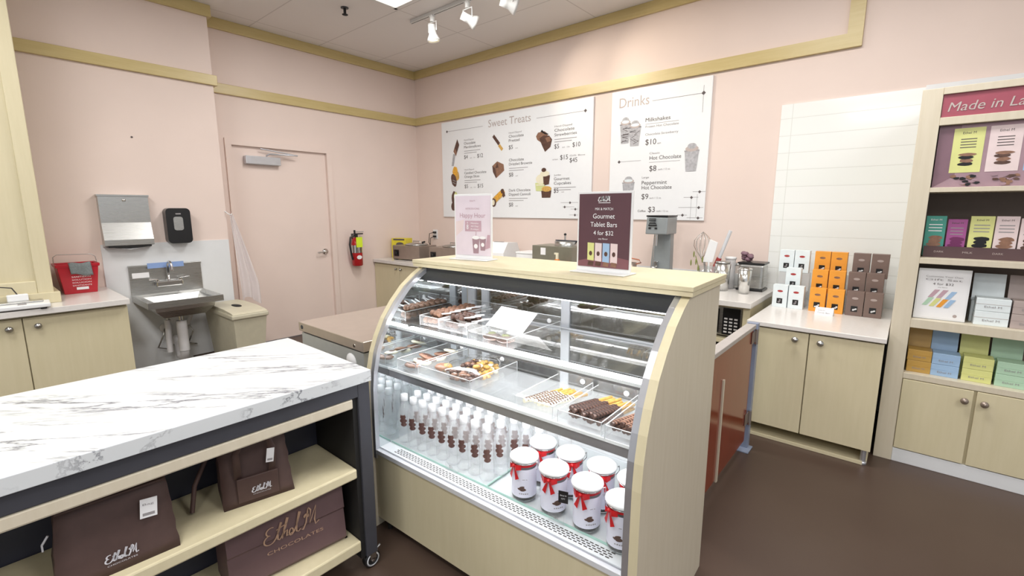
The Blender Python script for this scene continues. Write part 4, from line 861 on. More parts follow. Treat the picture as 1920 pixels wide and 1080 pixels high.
MB().box((X0 + 0.085, 0.0, 0.0), (X1, 0.36, 0.082), 'whitepanel').build('plinth', su, bevel=0.003)
MB().box((X0 + 0.085, 0.012, 0.082), (X1, 0.36, 0.512), 'maple').build('cupboard', su)
for (a, b_, kx) in ((X0 + 0.088, -0.203, -0.236), (-0.19, 0.13, -0.159), (0.134, X1 - 0.002, 0.58)):
    dr = MB().box((a, -0.006, 0.088), (b_, 0.010, 0.508), 'maple').build('door', su, bevel=0.002)
    k = MB(); knob(k, (kx, -0.006, 0.452), m='steel_dk', r=0.017); k.build('knob', dr)
# graphic display insert (flat print with boxes)
gp = thing('graphic_panel', 'mauve graphic panel with yellow and pink package pictures on the upper shelf', 'poster', (0.55, YS + 0.03, 1.585))
MB().box((-0.495, 0, 0), (0.645, 0.012, 0.318), 'mauve').flat([(-0.495, 0), (-0.41, 0.06), (-0.41, 0.318), (-0.495, 0.318)], (0, -0.0006, 0), X_, Z_, 'mauvedk').build('panel', gp)
for i, (x0, cm, bm) in enumerate([(-0.435, 'boxyel', 'black'), (-0.30, 'boxpink', 'choc'), (-0.165, 'lightblue', 'choc'), (-0.03, 'boxpink', 'choclight'), (0.105, 'boxyel', 'choc')]):
    pp = MB()
    pp.flat([(x0, 0.075), (x0 + 0.118, 0.075), (x0 + 0.118, 0.30), (x0, 0.30)], (0, -0.0015, 0), X_, Z_, cm)
    for j in range(4): pp.flat([(x0 + 0.03, 0.2 + j * 0.014), (x0 + 0.09, 0.2 + j * 0.014), (x0 + 0.09, 0.2045 + j * 0.014), (x0 + 0.03, 0.2045 + j * 0.014)], (0, -0.002, 0), X_, Z_, 'ink')
    pp.text('Ethel M', (x0 + 0.059, -0.002, 0.27), X_, Z_, 0.012, 'ink', 0.05, 'c')
    for j, (dx, dz, w, h) in enumerate([(0, 0.118, .030, .010), (0.002, 0.135, .026, .010), (-0.002, 0.152, .030, .010), (0.004, 0.166, .034, .008)]): pp.flat(blob(x0 + 0.059 + dx, dz, w, h, 12, jag=.1), (0, -0.0022 - 0.0002 * j, 0), X_, Z_, bm if j % 2 == 0 else 'choclight')
    for j in range(16): pp.flat(blob(x0 + 0.01 + random.uniform(0, .11), random.uniform(.012, .062), 0.013, 0.007, 8, jag=.25), (0, -0.0025 - 0.0001 * j, 0), X_, Z_, random.choice([bm, 'choclight', 'mauve']))
    pp.build('printed_package', gp)
# chocolate bars standing in brown trays
ty = thing('display_tray', 'long brown card tray holding the upright tablet bars', 'display tray', (0.55, YS + 0.08, 1.207))
tb = MB().box((-0.49, 0, 0), (0.64, 0.006, 0.062), 'traybrown').box((-0.49, 0.006, 0), (0.64, 0.12, 0.004), 'traybrown').box((-0.49, 0.114, 0), (0.64, 0.12, 0.062), 'traybrown'); tb.build('tray', ty)
tl = MB()
for k in range(8): tl.text('MILK' if k % 2 else 'DARK', (-0.445 + k * 0.115 + 0.02, -0.001, 0.028), X_, Z_, 0.010, 'taupe', 0.04, 'c')
tl.build('printed_labels', ty)
def tablet(x, w, h, col, bl, label):
    o = thing('tablet_bar', label, 'chocolate bar', (x, YS + 0.10, 1.212), group='tablet bars in the brown tray')
    MB().box((-w / 2, 0, 0), (w / 2, 0.018, h), col).build('wrapper', o, bevel=0.002)
    p = MB(); p.text('Ethel M', (0, -0.0008, h - 0.025), X_, Z_, 0.009, 'ink' if col != 'teal' else 'paper', 0.045, 'c')
    for j in range(3): p.flat([(-w * .33, h - 0.05 - j * .017), (w * .33, h - 0.05 - j * .017), (w * .33, h - 0.045 - j * .017), (-w * .33, h - 0.045 - j * .017)], (0, -0.0006, 0), X_, Z_, 'paper' if col == 'teal' else 'inksoft')
    for j in range(3): p.flat(blob(0.003 * j, h * .30 + j * 0.018, 0.030 - 0.004 * (j == 1), 0.012, 12, jag=.1), (0, -0.001 - 0.0002 * j, 0), X_, Z_, bl)
    p.build('print', o)
tablet(0.098, 0.085, 0.222, 'teal', 'choclight', 'teal tablet bar, leftmost in the brown tray')
tablet(0.186, 0.078, 0.205, 'purple', P('plum_print', (110, 40, 90), 0.5), 'purple tablet bar between the teal and yellow ones')
tablet(0.281, 0.092, 0.222, 'boxyel', 'black', 'yellow tablet bar with dark chocolate picture')
tablet(0.374, 0.085, 0.222, 'boxpink', 'choclight', 'pale pink tablet bar right of the yellow one')
tablet(0.462, 0.080, 0.212, 'boxpink', 'choc', 'pale pink tablet bar at the right photo edge')
tablet(0.552, 0.080, 0.212, 'lightblue', 'choc', 'light blue tablet bar beyond the pale pink ones')
# framed sign on shelf
fs_ = thing('shelf_sign', 'white sign with pastel bar pictures on the middle shelf', 'sign', (0.163, YS + 0.05, 0.862), R(2))
MB().box((-0.108, 0, 0), (0.108, 0.014, 0.285), 'white').box((-0.108, 0, 0), (0.108, 0.06, 0.006), 'white').build('holder', fs_, bevel=0.002)
MB().box((-0.1, -0.0012, 0.012), (0.1, -0.0002, 0.275), 'paper').build('sheet', fs_)
p = MB()
p.text('Customize Your Own', (0, -0.002, 0.238), X_, Z_, 0.009, 'inksoft', 0.15, 'c'); p.text('Gift Set', (0, -0.002, 0.220), X_, Z_, 0.011, 'inksoft', 0.15, 'c'); p.text('4 for $32', (0, -0.002, 0.196), X_, Z_, 0.012, 'ink', 0.085, 'c'); p.text('any flavor', (0, -0.002, 0.181), X_, Z_, 0.006, 'inksoft', 0.04, 'c')
for i, (cx, cz, m_) in enumerate([(-0.035, 0.148, 'pinkdeep'), (0.0, 0.148, 'pinkdeep'), (0.035, 0.142, 'lightblue'), (-0.055, 0.103, 'mint'), (-0.025, 0.10, 'boxyel'), (0.005, 0.097, 'orangebox'), (0.035, 0.097, 'lightblue')]):
    p.flat([(cx - 0.022, cz - 0.024), (cx - 0.002, cz - 0.024), (cx + 0.026, cz + 0.022), (cx + 0.004, cz + 0.022)], (0, -0.002 - 0.0002 * i, 0), X_, Z_, m_)
p.flat(blob(0.065, 0.03, 0.009, 0.009, 8), (0, -0.002, 0), X_, Z_, 'taupe'); p.build('print', fs_)
# gift boxes on shelves
def gift(x, z, w, h, dd, col, label, txt=True, y=YS + 0.05, flap=False):
    o = thing('gift_box', label, 'gift box', (x, y, z), R(random.uniform(-2, 2)), 'pastel gift boxes on the shelves')
    MB().box((-w / 2, 0, 0), (w / 2, dd, h), col).build('carton', o, bevel=0.002)
    MB().box((-w / 2 - 0.001, -0.001, h * 0.55), (w / 2 + 0.001, dd, h * 0.57), 'taupe' if col == 'whitebox' else col).build('lid_seam', o)
    if txt: MB().text('Ethel M', (0, -0.0015, h * 0.28), X_, Z_, h * 0.16, 'inksoft', w * 0.5, 'c').build('lettering', o)
    return o
def display(x, z, w, h, col, label, emb='inksoft', y=YS + 0.13):
    o = thing('display_box', label, 'display box', (x, y, z), 0, 'open backed display boxes behind the gift boxes')
    MB().box((-w / 2, 0.0, 0), (w / 2, 0.12, h * .45), col).build('carton', o, bevel=0.002)
    l = MB(); l.add([(-w / 2, 0.03, h * .45), (w / 2, 0.03, h * .45), (w / 2, 0.06, h), (-w / 2, 0.06, h), (-w / 2, 0.034, h * .45), (w / 2, 0.034, h * .45), (w / 2, 0.064, h), (-w / 2, 0.064, h)], [(0, 1, 2, 3), (7, 6, 5, 4), (0, 4, 5, 1), (1, 5, 6, 2), (2, 6, 7, 3), (3, 7, 4, 0)], col); l.build('raised_lid', o)
    e = MB(); e.flat(blob(0, 0.03, w * .16, 0.007, 10, jag=.2), (0, 0.0525 - 0.002, h * .75), X_, (0, 0.3, 0.95), emb); e.build('emblem', o)
    return o
zb = 0.545
display(0.105, zb, 0.10, 0.265, 'goldbox', 'gold display box, bottom shelf, at the left post')
gift(0.112, zb, 0.105, 0.068, 0.1, 'goldbox', 'lower gold gift box at the left end of the bottom shelf'); gift(0.110, zb + 0.069, 0.105, 0.062, 0.1, 'goldbox', 'upper gold gift box at the left end of the bottom shelf')
display(0.213, zb, 0.112, 0.262, 'lightblue', 'light blue display box behind the light blue gift boxes', 'ribbon')
gift(0.222, zb, 0.115, 0.066, 0.1, 'lightblue', 'lower light blue gift box on the bottom shelf'); gift(0.222, zb + 0.067, 0.115, 0.062, 0.1, 'lightblue', 'upper light blue gift box on the bottom shelf')
display(0.335, zb, 0.115, 0.268, 'boxyel', 'yellow display box behind the yellow gift boxes')
gift(0.350, zb, 0.118, 0.068, 0.1, 'boxyel', 'lower yellow gift box on the bottom shelf'); gift(0.350, zb + 0.069, 0.118, 0.066, 0.1, 'boxyel', 'upper yellow gift box on the bottom shelf')
display(0.462, zb, 0.12, 0.268, 'mint', 'mint green display box behind the mint gift boxes', 'ink')
gift(0.480, zb, 0.12, 0.066, 0.1, 'mint', 'lower mint green gift box on the bottom shelf'); gift(0.480, zb + 0.067, 0.12, 0.066, 0.1, 'mint', 'upper mint green gift box on the bottom shelf')
zb = 0.862
display(0.352, zb, 0.125, 0.262, 'whitebox', 'white display box behind the white gift boxes on the middle shelf', 'taupe')
gift(0.368, zb, 0.13, 0.075, 0.1, 'whitebox', 'lower white gift box right of the white shelf sign'); gift(0.368, zb + 0.076, 0.13, 0.068, 0.1, 'whitebox', 'upper white gift box right of the white shelf sign')
display(0.490, zb, 0.125, 0.262, 'taupe', 'taupe display box at the right edge of the middle shelf', 'choc')
gift(0.505, zb, 0.13, 0.075, 0.1, 'taupe', 'lower taupe gift box at the right edge of the middle shelf'); gift(0.505, zb + 0.076, 0.13, 0.068, 0.1, 'taupe', 'upper taupe gift box at the right edge of the middle shelf')

# ================================================================ SWING GATE
gt = thing('swing_gate', 'low mahogany red swing gate with grey top between case and cabinet', 'gate', (-0.665, 2.9, 0))
MB().box((-0.018, -0.88, 0.07), (0.018, 0.06, 0.775), 'gatered').build('panel', gt, bevel=0.002)
MB().box((-0.026, -0.90, 0.775), (0.026, 0.08, 0.80), 'greyrail').build('top_rail', gt, bevel=0.003)
MB().box((0.018, -0.50, 0.06), (0.026, -0.48, 0.62), 'maple_side').build('edge_strip', gt)
MB().box((-0.03, 0.10, 0.0), (0.03, 0.145, 0.80), 'bluefilm2').box((-0.05, 0.04, 0.0), (0.05, 0.15, 0.008), 'bluefilm2').build('hinge_post', gt, bevel=0.002)
for z in (0.17, 0.68):
    MB().cyl((0.03, 0.09, z), (0.03, 0.09, z + 0.09), 0.012, 'chrome').box((0.02, 0.02, z + 0.01), (0.024, 0.14, z + 0.08), 'steel_dk').build('hinge', gt)

# ================================================================ STEEL CHEST behind the marble table
sc_ = thing('steel_chest', 'low stainless steel chest freezer with flat lid behind the marble table', 'freezer', (-2.245, 1.58, 0))
MB().box((-0.31, -0.40, 0.06), (0.31, 0.55, 0.79), 'chestfront').build('body', sc_, bevel=0.004)
MB().box((-0.32, -0.41, 0.800), (0.33, 0.56, 0.85), 'steel_top').build('lid', sc_, bevel=0.003)
MB().box((-0.30, -0.39, 0.79), (0.31, 0.54, 0.80), 'blackmat').build('seal', sc_)
MB().box((-0.30, -0.38, 0.0), (0.30, 0.53, 0.06), 'blackmat').build('base', sc_)
s_ = MB(); s_.lathe([(0, 0), (0.045, 0), (0.045, -0.002), (0, -0.002)], (0.20, -0.40, 0.725), 20, 'paper', 'y'); s_.build('round_sticker', sc_)
MB().cyl((-0.28, -0.412, 0.825), (-0.28, -0.405, 0.825), 0.012, 'darkframe').cyl((0.25, -0.412, 0.82), (0.25, -0.405, 0.82), 0.008, 'chrome').build('lock', sc_)

# ================================================================ MARBLE DISPLAY TABLE
tb = thing('display_table', 'white marble topped display table with dark frame and maple shelves on casters', 'table', (-1.885, 0.0, 0))
xa, xb, ya, yb_ = -0.35, 0.35, -1.0, 0.965
MB().box((xa, ya, 0.815), (xb, yb_, 0.86), 'marble').build('marble_top', tb, bevel=0.002)
fr = MB()
fr.box((xa + .01, yb_ - 0.055, 0.075), (xa + .06, yb_ - 0.005, 0.815), 'darkframe').box((xb - 0.06, yb_ - 0.055, 0.075), (xb - 0.01, yb_ - 0.005, 0.815), 'darkframe')
fr.box((xb - 0.06, ya, 0.762), (xb - 0.01, yb_ - 0.055, 0.815), 'darkframe').box((xa + .01, ya, 0.762), (xa + 0.06, yb_ - 0.055, 0.815), 'darkframe').box((xa + .06, yb_ - 0.055, 0.762), (xb - 0.06, yb_ - 0.005, 0.815), 'darkframe')
fr.build('steel_frame', tb, bevel=0.002)
MB().box((xa + 0.02, yb_ - 0.075, 0.075), (xb - 0.02, yb_ - 0.055, 0.762), 'blackmat').build('end_panel', tb)
MB().box((0.005, ya, 0.115), (0.022, yb_ - 0.075, 0.762), 'navy').build('back_panel', tb)
for z0, z1, m_ in ((0.72, 0.76, 'maple_side'), (0.432, 0.472, 'maple'), (0.115, 0.16, 'maple')):
    MB().box((0.022, ya, z0), (xb - 0.012, yb_ - 0.076, z1), m_).build('shelf', tb, bevel=0.006)
pg = MB()
for y in (0.83, 0.86): pg.cyl((0.18 + (y - .83) * 3, y, 0.16), (0.18 + (y - .83) * 3, y, 0.1615), 0.007, 'blackmat')
pg.build('screw_holes', tb)
for (x, y) in ((xb - 0.04, yb_ - 0.02), (xa + 0.04, yb_ - 0.02)):
    cs = MB().lathe([(0.0, -0.014), (0.034, -0.014), (0.036, -0.01), (0.036, 0.01), (0.034, 0.014), (0, 0.014)], (x, y, 0.036), 20, 'black', 'x').build('caster', tb)
    MB().lathe([(0.024, 0), (0.03, 0.002), (0.024, 0.003)], (x + 0.014, y, 0.036), 20, 'alulight', 'x', caps=False).lathe([(0, 0), (0.01, 0), (0.008, 0.006), (0, 0.006)], (x + 0.014, y, 0.036), 12, 'chrome', 'x').build('hub', cs)
    MB().box((x - 0.022, y - 0.02, 0.066), (x + 0.022, y + 0.02, 0.078), 'steel').box((x + 0.016, y - 0.014, 0.04), (x + 0.02, y + 0.014, 0.07), 'steel').box((x - 0.02, y - 0.014, 0.04), (x - 0.016, y + 0.014, 0.07), 'steel').tube([(x, y + 0.02, 0.06), (x, y + 0.045, 0.072)], 0.005, 'chrome', 6).build('bracket', cs)

# ---- bags (local: front face toward +x, width along y)
def logo(mb, x, y, z, w, th, m, tilt=0.0, up=(0, 0, 1)):
    cursive(mb, (x, y, z), Y_, up, w, th, m)
    mb.text('CHOCOLATES', (x, y + w * 0.06, z - w * 0.13), Y_, up, w * 0.055, m, w * 0.88)
b1 = thing('insulated_bag', 'brown zip-up insulated bag with price tag, left on the middle table shelf', 'bag', (-1.68, 0.185, 0.472), R(-3))
body = MB(); W2, H2, D2 = 0.135, 0.215, 0.085
def bagf(x0, x1, y0, y1, yt0, yt1, h, m, jit=0.004):
    mb = MB(); n = 8
    def sec(v):
        k = v; d0 = x0 + (x1 - x0) * 0.12 * k * 2; d1 = x1 - (x1 - x0) * 0.12 * k * 2
        return (d0, d1, y0 + (yt0 - y0) * k, y1 + (yt1 - y1) * k)
    vs = []; m_ = 20
    for j in range(n + 1):
        v = j / n; a0, a1, c0, c1 = sec(v)
        ring_ = [(a1, c0 + (c1 - c0) * i / 5) for i in range(6)] + [(a1 + (a0 - a1) * i / 4, c1) for i in range(1, 4)] + [(a0, c1 + (c0 - c1) * i / 5) for i in range(6)] + [(a0 + (a1 - a0) * i / 4, c0) for i in range(1, 4)]
        m_ = len(ring_)
        for (p, q_) in ring_: vs.append((p + random.uniform(-jit, jit) * (0 < j < n), q_ + random.uniform(-jit, jit) * (0 < j < n), h * v))
    fs = [(j * m_ + k, j * m_ + (k + 1) % m_, (j + 1) * m_ + (k + 1) % m_, (j + 1) * m_ + k) for j in range(n) for k in range(m_)] + [tuple(range(m_))[::-1], tuple(range(n * m_, (n + 1) * m_))]
    mb.add(vs, fs, m, True); return mb
bagf(-0.09, 0.095, -0.135, 0.135, -0.115, 0.125, 0.215, 'bag', 0.0025).build('body', b1)
tg = MB().box((0.0, 0.0, 0), (0.0015, 0.040, 0.055), 'paper').box((0.0015, 0.006, 0.006), (0.002, 0.034, 0.014), 'inksoft').text('Bag', (0.002, 0.006, 0.036), Y_, Z_, 0.006, 'inksoft', 0.026)
o = tg.build('price_tag', b1); o.location = (0.086, 0.052, 0.125); o.rotation_euler = (R(-6), R(-6), 0)
lg = MB(); logo(lg, 0.0, 0, 0, 0.075, 0.0035, 'silver'); o = lg.build('logo_print', b1); o.location = (0.0945, -0.035, 0.035); o.rotation_euler = (0, R(-4), 0)
MB().tube([(0.02, -0.132, 0.14), (0.02, -0.145, 0.12)], 0.003, 'silver', 6).box((0.018, -0.148, 0.10), (0.021, -0.144, 0.12), 'silver').build('zip_pull', b1)
MB().box((-0.06, -0.115, 0.212), (0.075, 0.12, 0.219), 'bag').build('zip_flap', b1, bevel=0.003)

b2 = thing('tote_bag', 'small brown handled tote bag with white tag, right on the middle table shelf', 'bag', (-1.70, 0.575, 0.472), R(-12))
bagf(-0.07, 0.075, -0.105, 0.115, -0.105, 0.10, 0.215, 'bag', 0.003).build('body', b2)
for s, xx in ((1, 0.068), (-1, -0.06)):
    hb = MB(); pts = [(xx, -0.055, 0.10), (xx + 0.006, -0.058, 0.19), (xx + 0.004 * s, -0.04, 0.225), (xx + 0.012 * s, 0.0, 0.235), (xx + 0.004 * s, 0.045, 0.222), (xx + 0.006, 0.055, 0.17), (xx + 0.002, 0.045, 0.08)]
    hb.add([(p[0] + e, p[1] + w, p[2]) for p in pts for e, w in ((0.004, -0.011), (0.004, 0.011), (0.0, 0.011), (0.0, -0.011))], [(4 * i + a, 4 * i + (a + 1) % 4, 4 * i + 4 + (a + 1) % 4, 4 * i + 4 + a) for i in range(len(pts) - 1) for a in range(4)] + [(3, 2, 1, 0), (24, 25, 26, 27)], 'bag', True); hb.build('handle', b2)
o = MB().box((0, -0.062, 0.012), (0.006, 0.066, 0.10), 'bag').build('front_pocket', b2, bevel=0.003); o.location = (0.072, 0, 0)
o = MB().box((0.0, 0.0, 0), (0.0015, 0.024, 0.05), 'paper').box((0.0015, 0.004, 0.006), (0.002, 0.02, 0.013), 'inksoft').build('price_tag', b2); o.location = (0.078, 0.030, 0.135); o.rotation_euler = (R(-8), 0, 0)
lg = MB(); logo(lg, 0, 0, 0, 0.062, 0.0035, 'silver'); o = lg.build('logo_print', b2); o.location = (0.0795, -0.02, 0.04)
MB().tube([(-0.03, -0.09, 0.205), (-0.01, -0.135, 0.165), (0.01, -0.175, 0.09), (0.03, -0.19, 0.01)], 0.008, 'bag', 6).build('strap', b2)

b3 = thing('paper_bag', 'large brown paper bag with gold script lettering on the lowest table shelf', 'bag', (-1.72, 0.66, 0.16), R(-5))
pbm = MB(); n = 6
vs = []
prof = [(0, 0.09), (0.02, 0.105), (0.09, 0.098), (0.135, 0.092), (0.145, 0.10), (0.262, 0.085)]
for z, x in prof: vs += [(x, -0.205, z), (x, 0.205, z), (-0.07, 0.205, z), (-0.07, -0.205, z)]
pbm.add(vs, [(j * 4 + k, j * 4 + (k + 1) % 4, (j + 1) * 4 + (k + 1) % 4, (j + 1) * 4 + k) for j in range(len(prof) - 1) for k in range(4)] + [(3, 2, 1, 0)], 'paperbag'); pbm.build('body', b3)
lg = MB(); cursive(lg, (0, 0, 0), Y_, Z_, 0.20, 0.0045, 'gold'); lg.text('CHOCOLATES', (0, 0.01, -0.035), Y_, Z_, 0.012, 'gold', 0.20); o = lg.build('logo_print', b3); o.location = (0.1055, -0.095, 0.130); o.rotation_euler = (0, R(-5), 0)

# ================================================================ DISPLAY CASE
CO = Vector((-1.77, 1.10, 0)); CR = R(2.2)
CM = Matrix.Translation(CO) @ Matrix.Rotation(CR, 4, 'Z')
CMI = CM.inverted()
dc = thing('display_case', 'curved glass refrigerated display case with maple ends and maple counter top', 'display case', CO, CR)
LN = 1.27; DP = 0.68
ARC = [(0.0, 0.0), (0.0, 0.35), (0.0, 0.55), (0.002, 0.68), (0.010, 0.76), (0.028, 0.84), (0.055, 0.91), (0.095, 0.985), (0.15, 1.055), (0.215, 1.12), (0.28, 1.165), (0.335, 1.195)]
def off(arc, d):
    out = []
    for i, p in enumerate(arc):
        a = Vector(arc[max(0, i - 1)]); b = Vector(arc[min(len(arc) - 1, i + 1)]); t = (b - a).normalized(); nn = Vector((t.y, -t.x))
        out.append((p[0] + nn.x * d, p[1] + nn.y * d))
    return out
endp = ARC + [(DP, 1.2), (DP, 0.0)]
for u0, u1, nm in ((-0.028, 0.0, 'end_panel'), (LN - 0.028, LN, 'end_panel')):
    mb = MB(); mb.prism(endp, u0, u1, 'x', 'maple', 'maple_side'); o = mb.build(nm, dc)
# inner aluminium arcs
for u0, u1 in ((0.0, 0.022), (LN - 0.05, LN - 0.028)):
    mb = MB(); a = off(ARC, 0.003); b = off(ARC, 0.024)
    vs = []
    for p, q_ in zip(a, b): vs += [(u0, p[0], p[1]), (u1, p[0], p[1]), (u1, q_[0], q_[1]), (u0, q_[0], q_[1])]
    L = len(a); mb.add(vs, [(4 * i + k, 4 * i + (k + 1) % 4, 4 * i + 4 + (k + 1) % 4, 4 * i + 4 + k) for i in range(1, L - 1) for k in range(4)] + [(4, 5, 6, 7), (4 * L - 1, 4 * L - 2, 4 * L - 3, 4 * L - 4)], 'alu'); mb.build('glass_frame', dc)
# curved front glass
gi = off(ARC, 0.010)[1:]; mb = MB()
mb.grid(lambda u, v: (0.022 + u * (LN - 0.072), gi[round(v * (len(gi) - 1))][0], max(0.39, gi[round(v * (len(gi) - 1))][1])), 1, len(gi) - 1, 'glassfront'); mb.build('curved_glass', dc, recalc=False)
MB().box((0.0, 0.012, 0.045), (LN - 0.028, 0.03, 0.372), 'maple').build('front_panel', dc, bevel=0.001)
MB().box((0.0, 0.05, 0.0), (LN - 0.028, 0.66, 0.37), 'blackmat').build('machine_housing', dc)
sl = MB().box((0.0, 0.004, 0.372), (LN - 0.028, 0.022, 0.392), 'alulight').box((0.0, 0.022, 0.372), (LN - 0.028, 0.04, 0.382), 'alu'); sl.build('front_sill', dc, bevel=0.001)
dk = MB().box((0.0, 0.04, 0.372), (LN - 0.028, 0.655, 0.385), 'deckwhite').build('deck', dc)
vn = MB()
for r_i in range(4):
    for k in range(56):
        u = 0.09 + k * 0.0195 + (r_i % 2) * 0.008
        if u < LN - 0.11: vn.box((u, 0.052 + r_i * 0.0095, 0.3853), (u + 0.013, 0.0555 + r_i * 0.0095, 0.3862), 'cable')
vn.build('air_vents', dc)
gd = MB().box((0.01, 0.102, 0.386), (0.60, 0.60, 0.394), 'glassshelf').box((0.606, 0.102, 0.386), (LN - 0.04, 0.60, 0.394), 'glassshelf').box((0.01, 0.0995, 0.386), (LN - 0.04, 0.102, 0.394), 'glassedge').box((0.60, 0.102, 0.386), (0.606, 0.60, 0.3945), 'glassedge'); gd.build('deck_glass', dc)
# liners
mir = [p for p in off(ARC, 0.024) if p[1] > 0.39]
mir = [(mir[0][0], 0.386)] + mir + [(0.635, 1.19), (0.635, 0.386)]
M_['mirror'] = steel('mirror_liner', (214, 220, 222), 0.03)
mb = MB(); mb.prism(mir, 0.0004, 0.003, 'x', 'mirror'); mb.build('mirror_liner', dc)
mb = MB(); mb.prism(mir, LN - 0.031, LN - 0.0285, 'x', 'mirror'); mb.build('mirror_liner', dc)
# counter top
ct = MB().box((-0.05, 0.315, 1.197), (LN + 0.012, 0.705, 1.213), 'maple').box((-0.052, 0.312, 1.214), (LN + 0.014, 0.707, 1.23), 'maple'); ct.build('counter_top', dc, bevel=0.0015)
# dark header behind the glass with its light strip
MB().box((0.0, 0.335, 1.13), (LN - 0.028, 0.345, 1.197), 'fascia').box((0.0, 0.345, 1.175), (LN - 0.028, 0.66, 1.197), 'fascia').build('header_fascia', dc)
MB().box((0.025, 0.338, 1.126), (LN - 0.05, 0.362, 1.1295), 'led').build('light_strip', dc)
# rear doors
rf = MB()
for (u0, u1) in ((0.0, 0.05), (0.10, 0.145), (0.595, 0.64), (1.19, LN - 0.028)): rf.box((u0, 0.642, 0.39), (u1, 0.665, 1.175), 'alulight')
rf.box((0.0, 0.642, 1.14), (LN - 0.028, 0.665, 1.175), 'fascia').box((0.0, 0.642, 0.39), (LN - 0.028, 0.665, 0.43), 'alulight'); rf.build('rear_frame', dc)
MB().box((0.0, 0.6255, 0.386), (LN - 0.032, 0.6405, 0.66), 'white').build('rear_duct_panel', dc)
MB().box((0.145, 0.652, 0.43), (0.595, 0.656, 1.14), 'glassrear').build('sliding_door', dc); MB().box((0.64, 0.648, 0.43), (1.19, 0.652, 1.14), 'glassrear').build('sliding_door', dc)
MB().box((0.05, 0.652, 0.43), (0.10, 0.656, 1.14), 'glassrear').build('rear_pane', dc)
# shelves
for z, v0, v1 in ((0.745, 0.105, 0.60), (0.925, 0.165, 0.615)):
    o = MB().box((0.004, v0, z), (LN - 0.032, v1, z + 0.007), 'glassshelf').build('glass_shelf', dc)
    MB().box((0.004, v0 - 0.004, z - 0.001), (LN - 0.032, v0, z + 0.009), 'acryledge').build('front_edge', o)
    if z < 0.8:
        MB().box((0.004, v0 + 0.002, z - 0.036), (LN - 0.032, v0 + 0.010, z - 0.002), 'alu').build('front_lip', o)
        MB().box((0.01, v0 + 0.011, z - 0.012), (LN - 0.04, v0 + 0.055, z - 0.002), 'alulight').build('light_housing', o)
        MB().box((0.02, v0 + 0.014, z - 0.024), (LN - 0.05, v0 + 0.05, z - 0.0125), 'led').build('light_strip', o)
    else:
        MB().box((0.004, v0 + 0.002, z - 0.012), (LN - 0.032, v0 + 0.008, z - 0.002), 'alu').build('front_lip', o)
        MB().box((0.02, v0 + 0.035, z - 0.016), (LN - 0.05, v0 + 0.075, z - 0.002), 'led').build('light_strip', o)
    MB().box((0.004, v1, z - 0.006), (LN - 0.032, v1 + 0.012, z + 0.012), 'alulight').build('rear_rail', o)
# small legs under the case
for u in (0.06, LN - 0.09): MB().cyl((u, 0.035, 0.0), (u, 0.035, 0.05), 0.012, 'blackmat').build('foot', dc)

# ---- signs on the counter top
def sign(name, label, loc, rz, w, h, inner):
    s = thing(name, label, 'counter sign', loc, rz)
    MB().box((-w / 2, 0, 0.004), (w / 2, 0.006, h), 'white').box((-w / 2, -0.05, 0), (w / 2, 0.05, 0.004), 'white').build('holder', s, bevel=0.001)
    MB().box((-w / 2 + 0.008, -0.002, 0.02), (w / 2 - 0.008, -0.0003, h - 0.008), inner).build('poster', s); return s
s1 = sign('counter_sign', 'pink happy hour sign with milkshake cups on the left of the counter top', (-1.605, 1.60, 1.231), R(9), 0.22, 0.31, 'pinkprint')
p = MB(); yy = -0.0028
p.text('Ethel M', (0, yy, 0.275), X_, Z_, 0.008, 'pinkdeep', 0.03, 'c'); p.text('INTRODUCING', (0, yy, 0.238), X_, Z_, 0.008, 'pinkdeep', 0.08, 'c'); p.text('Happy Hour', (0, yy, 0.20), X_, Z_, 0.022, 'pinkdeep', 0.15, 'c')
p.flat([(-0.045, 0.135), (0.05, 0.135), (0.05, 0.185), (-0.045, 0.185)], (0, yy, 0), X_, Z_, 'pinkdeep')
p.text('8', (-0.03, yy - 0.0004, 0.145), X_, Z_, 0.022, 'paper', 0.012, 'c'); p.text('$', (-0.03, yy - 0.0004, 0.172), X_, Z_, 0.008, 'paper', None, 'c')
for j, s in enumerate(('Milkshakes', 'All Day', 'Fridays')): p.text(s, (-0.01, yy - 0.0004, 0.17 - j * 0.014), X_, Z_, 0.007, 'paper', 0.045)
for (cx, cz, w, h) in ((0.018, 0.03, 0.042, 0.09), (0.058, 0.045, 0.036, 0.072)):
    p.flat([(cx - w * .36, cz), (cx + w * .36, cz), (cx + w / 2, cz + h * .78), (cx - w / 2, cz + h * .78)], (0, yy, 0), X_, Z_, 'mauve'); p.flat(blob(cx, cz + h * .84, w * .5, h * .1), (0, yy - 0.0004, 0), X_, Z_, 'paper'); p.flat(blob(cx, cz + h * .38, w * .27, w * .27), (0, yy - 0.0005, 0), X_, Z_, 'paper')
p.stroke([(0.018, 0.11), (0.02, 0.135)], (0, yy, 0), X_, Z_, 0.003, 'pinkdeep'); p.flat([(0.07, 0.05), (0.1, 0.06), (0.1, 0.12), (0.085, 0.12)], (0, yy + 0.0002, 0), X_, Z_, 'pinkdeep')
p.flat([(-0.1, 0.11), (-0.06, 0.14), (-0.05, 0.19), (-0.1, 0.18)], (0, yy + 0.0003, 0), X_, Z_, 'boxpink'); p.build('printed_design', s1)
s2 = sign('counter_sign', 'plum sign reading Gourmet Tablet Bars 4 for $32 on the counter top', (-0.885, 1.575, 1.231), R(0), 0.232, 0.305, 'plum')
p = MB()
cursive(p, (-0.026, yy, 0.268), X_, Z_, 0.052, 0.003, 'paper'); p.flat([(-0.024, 0.262), (0.026, 0.262), (0.026, 0.264), (-0.024, 0.264)], (0, yy, 0), X_, Z_, 'paper')
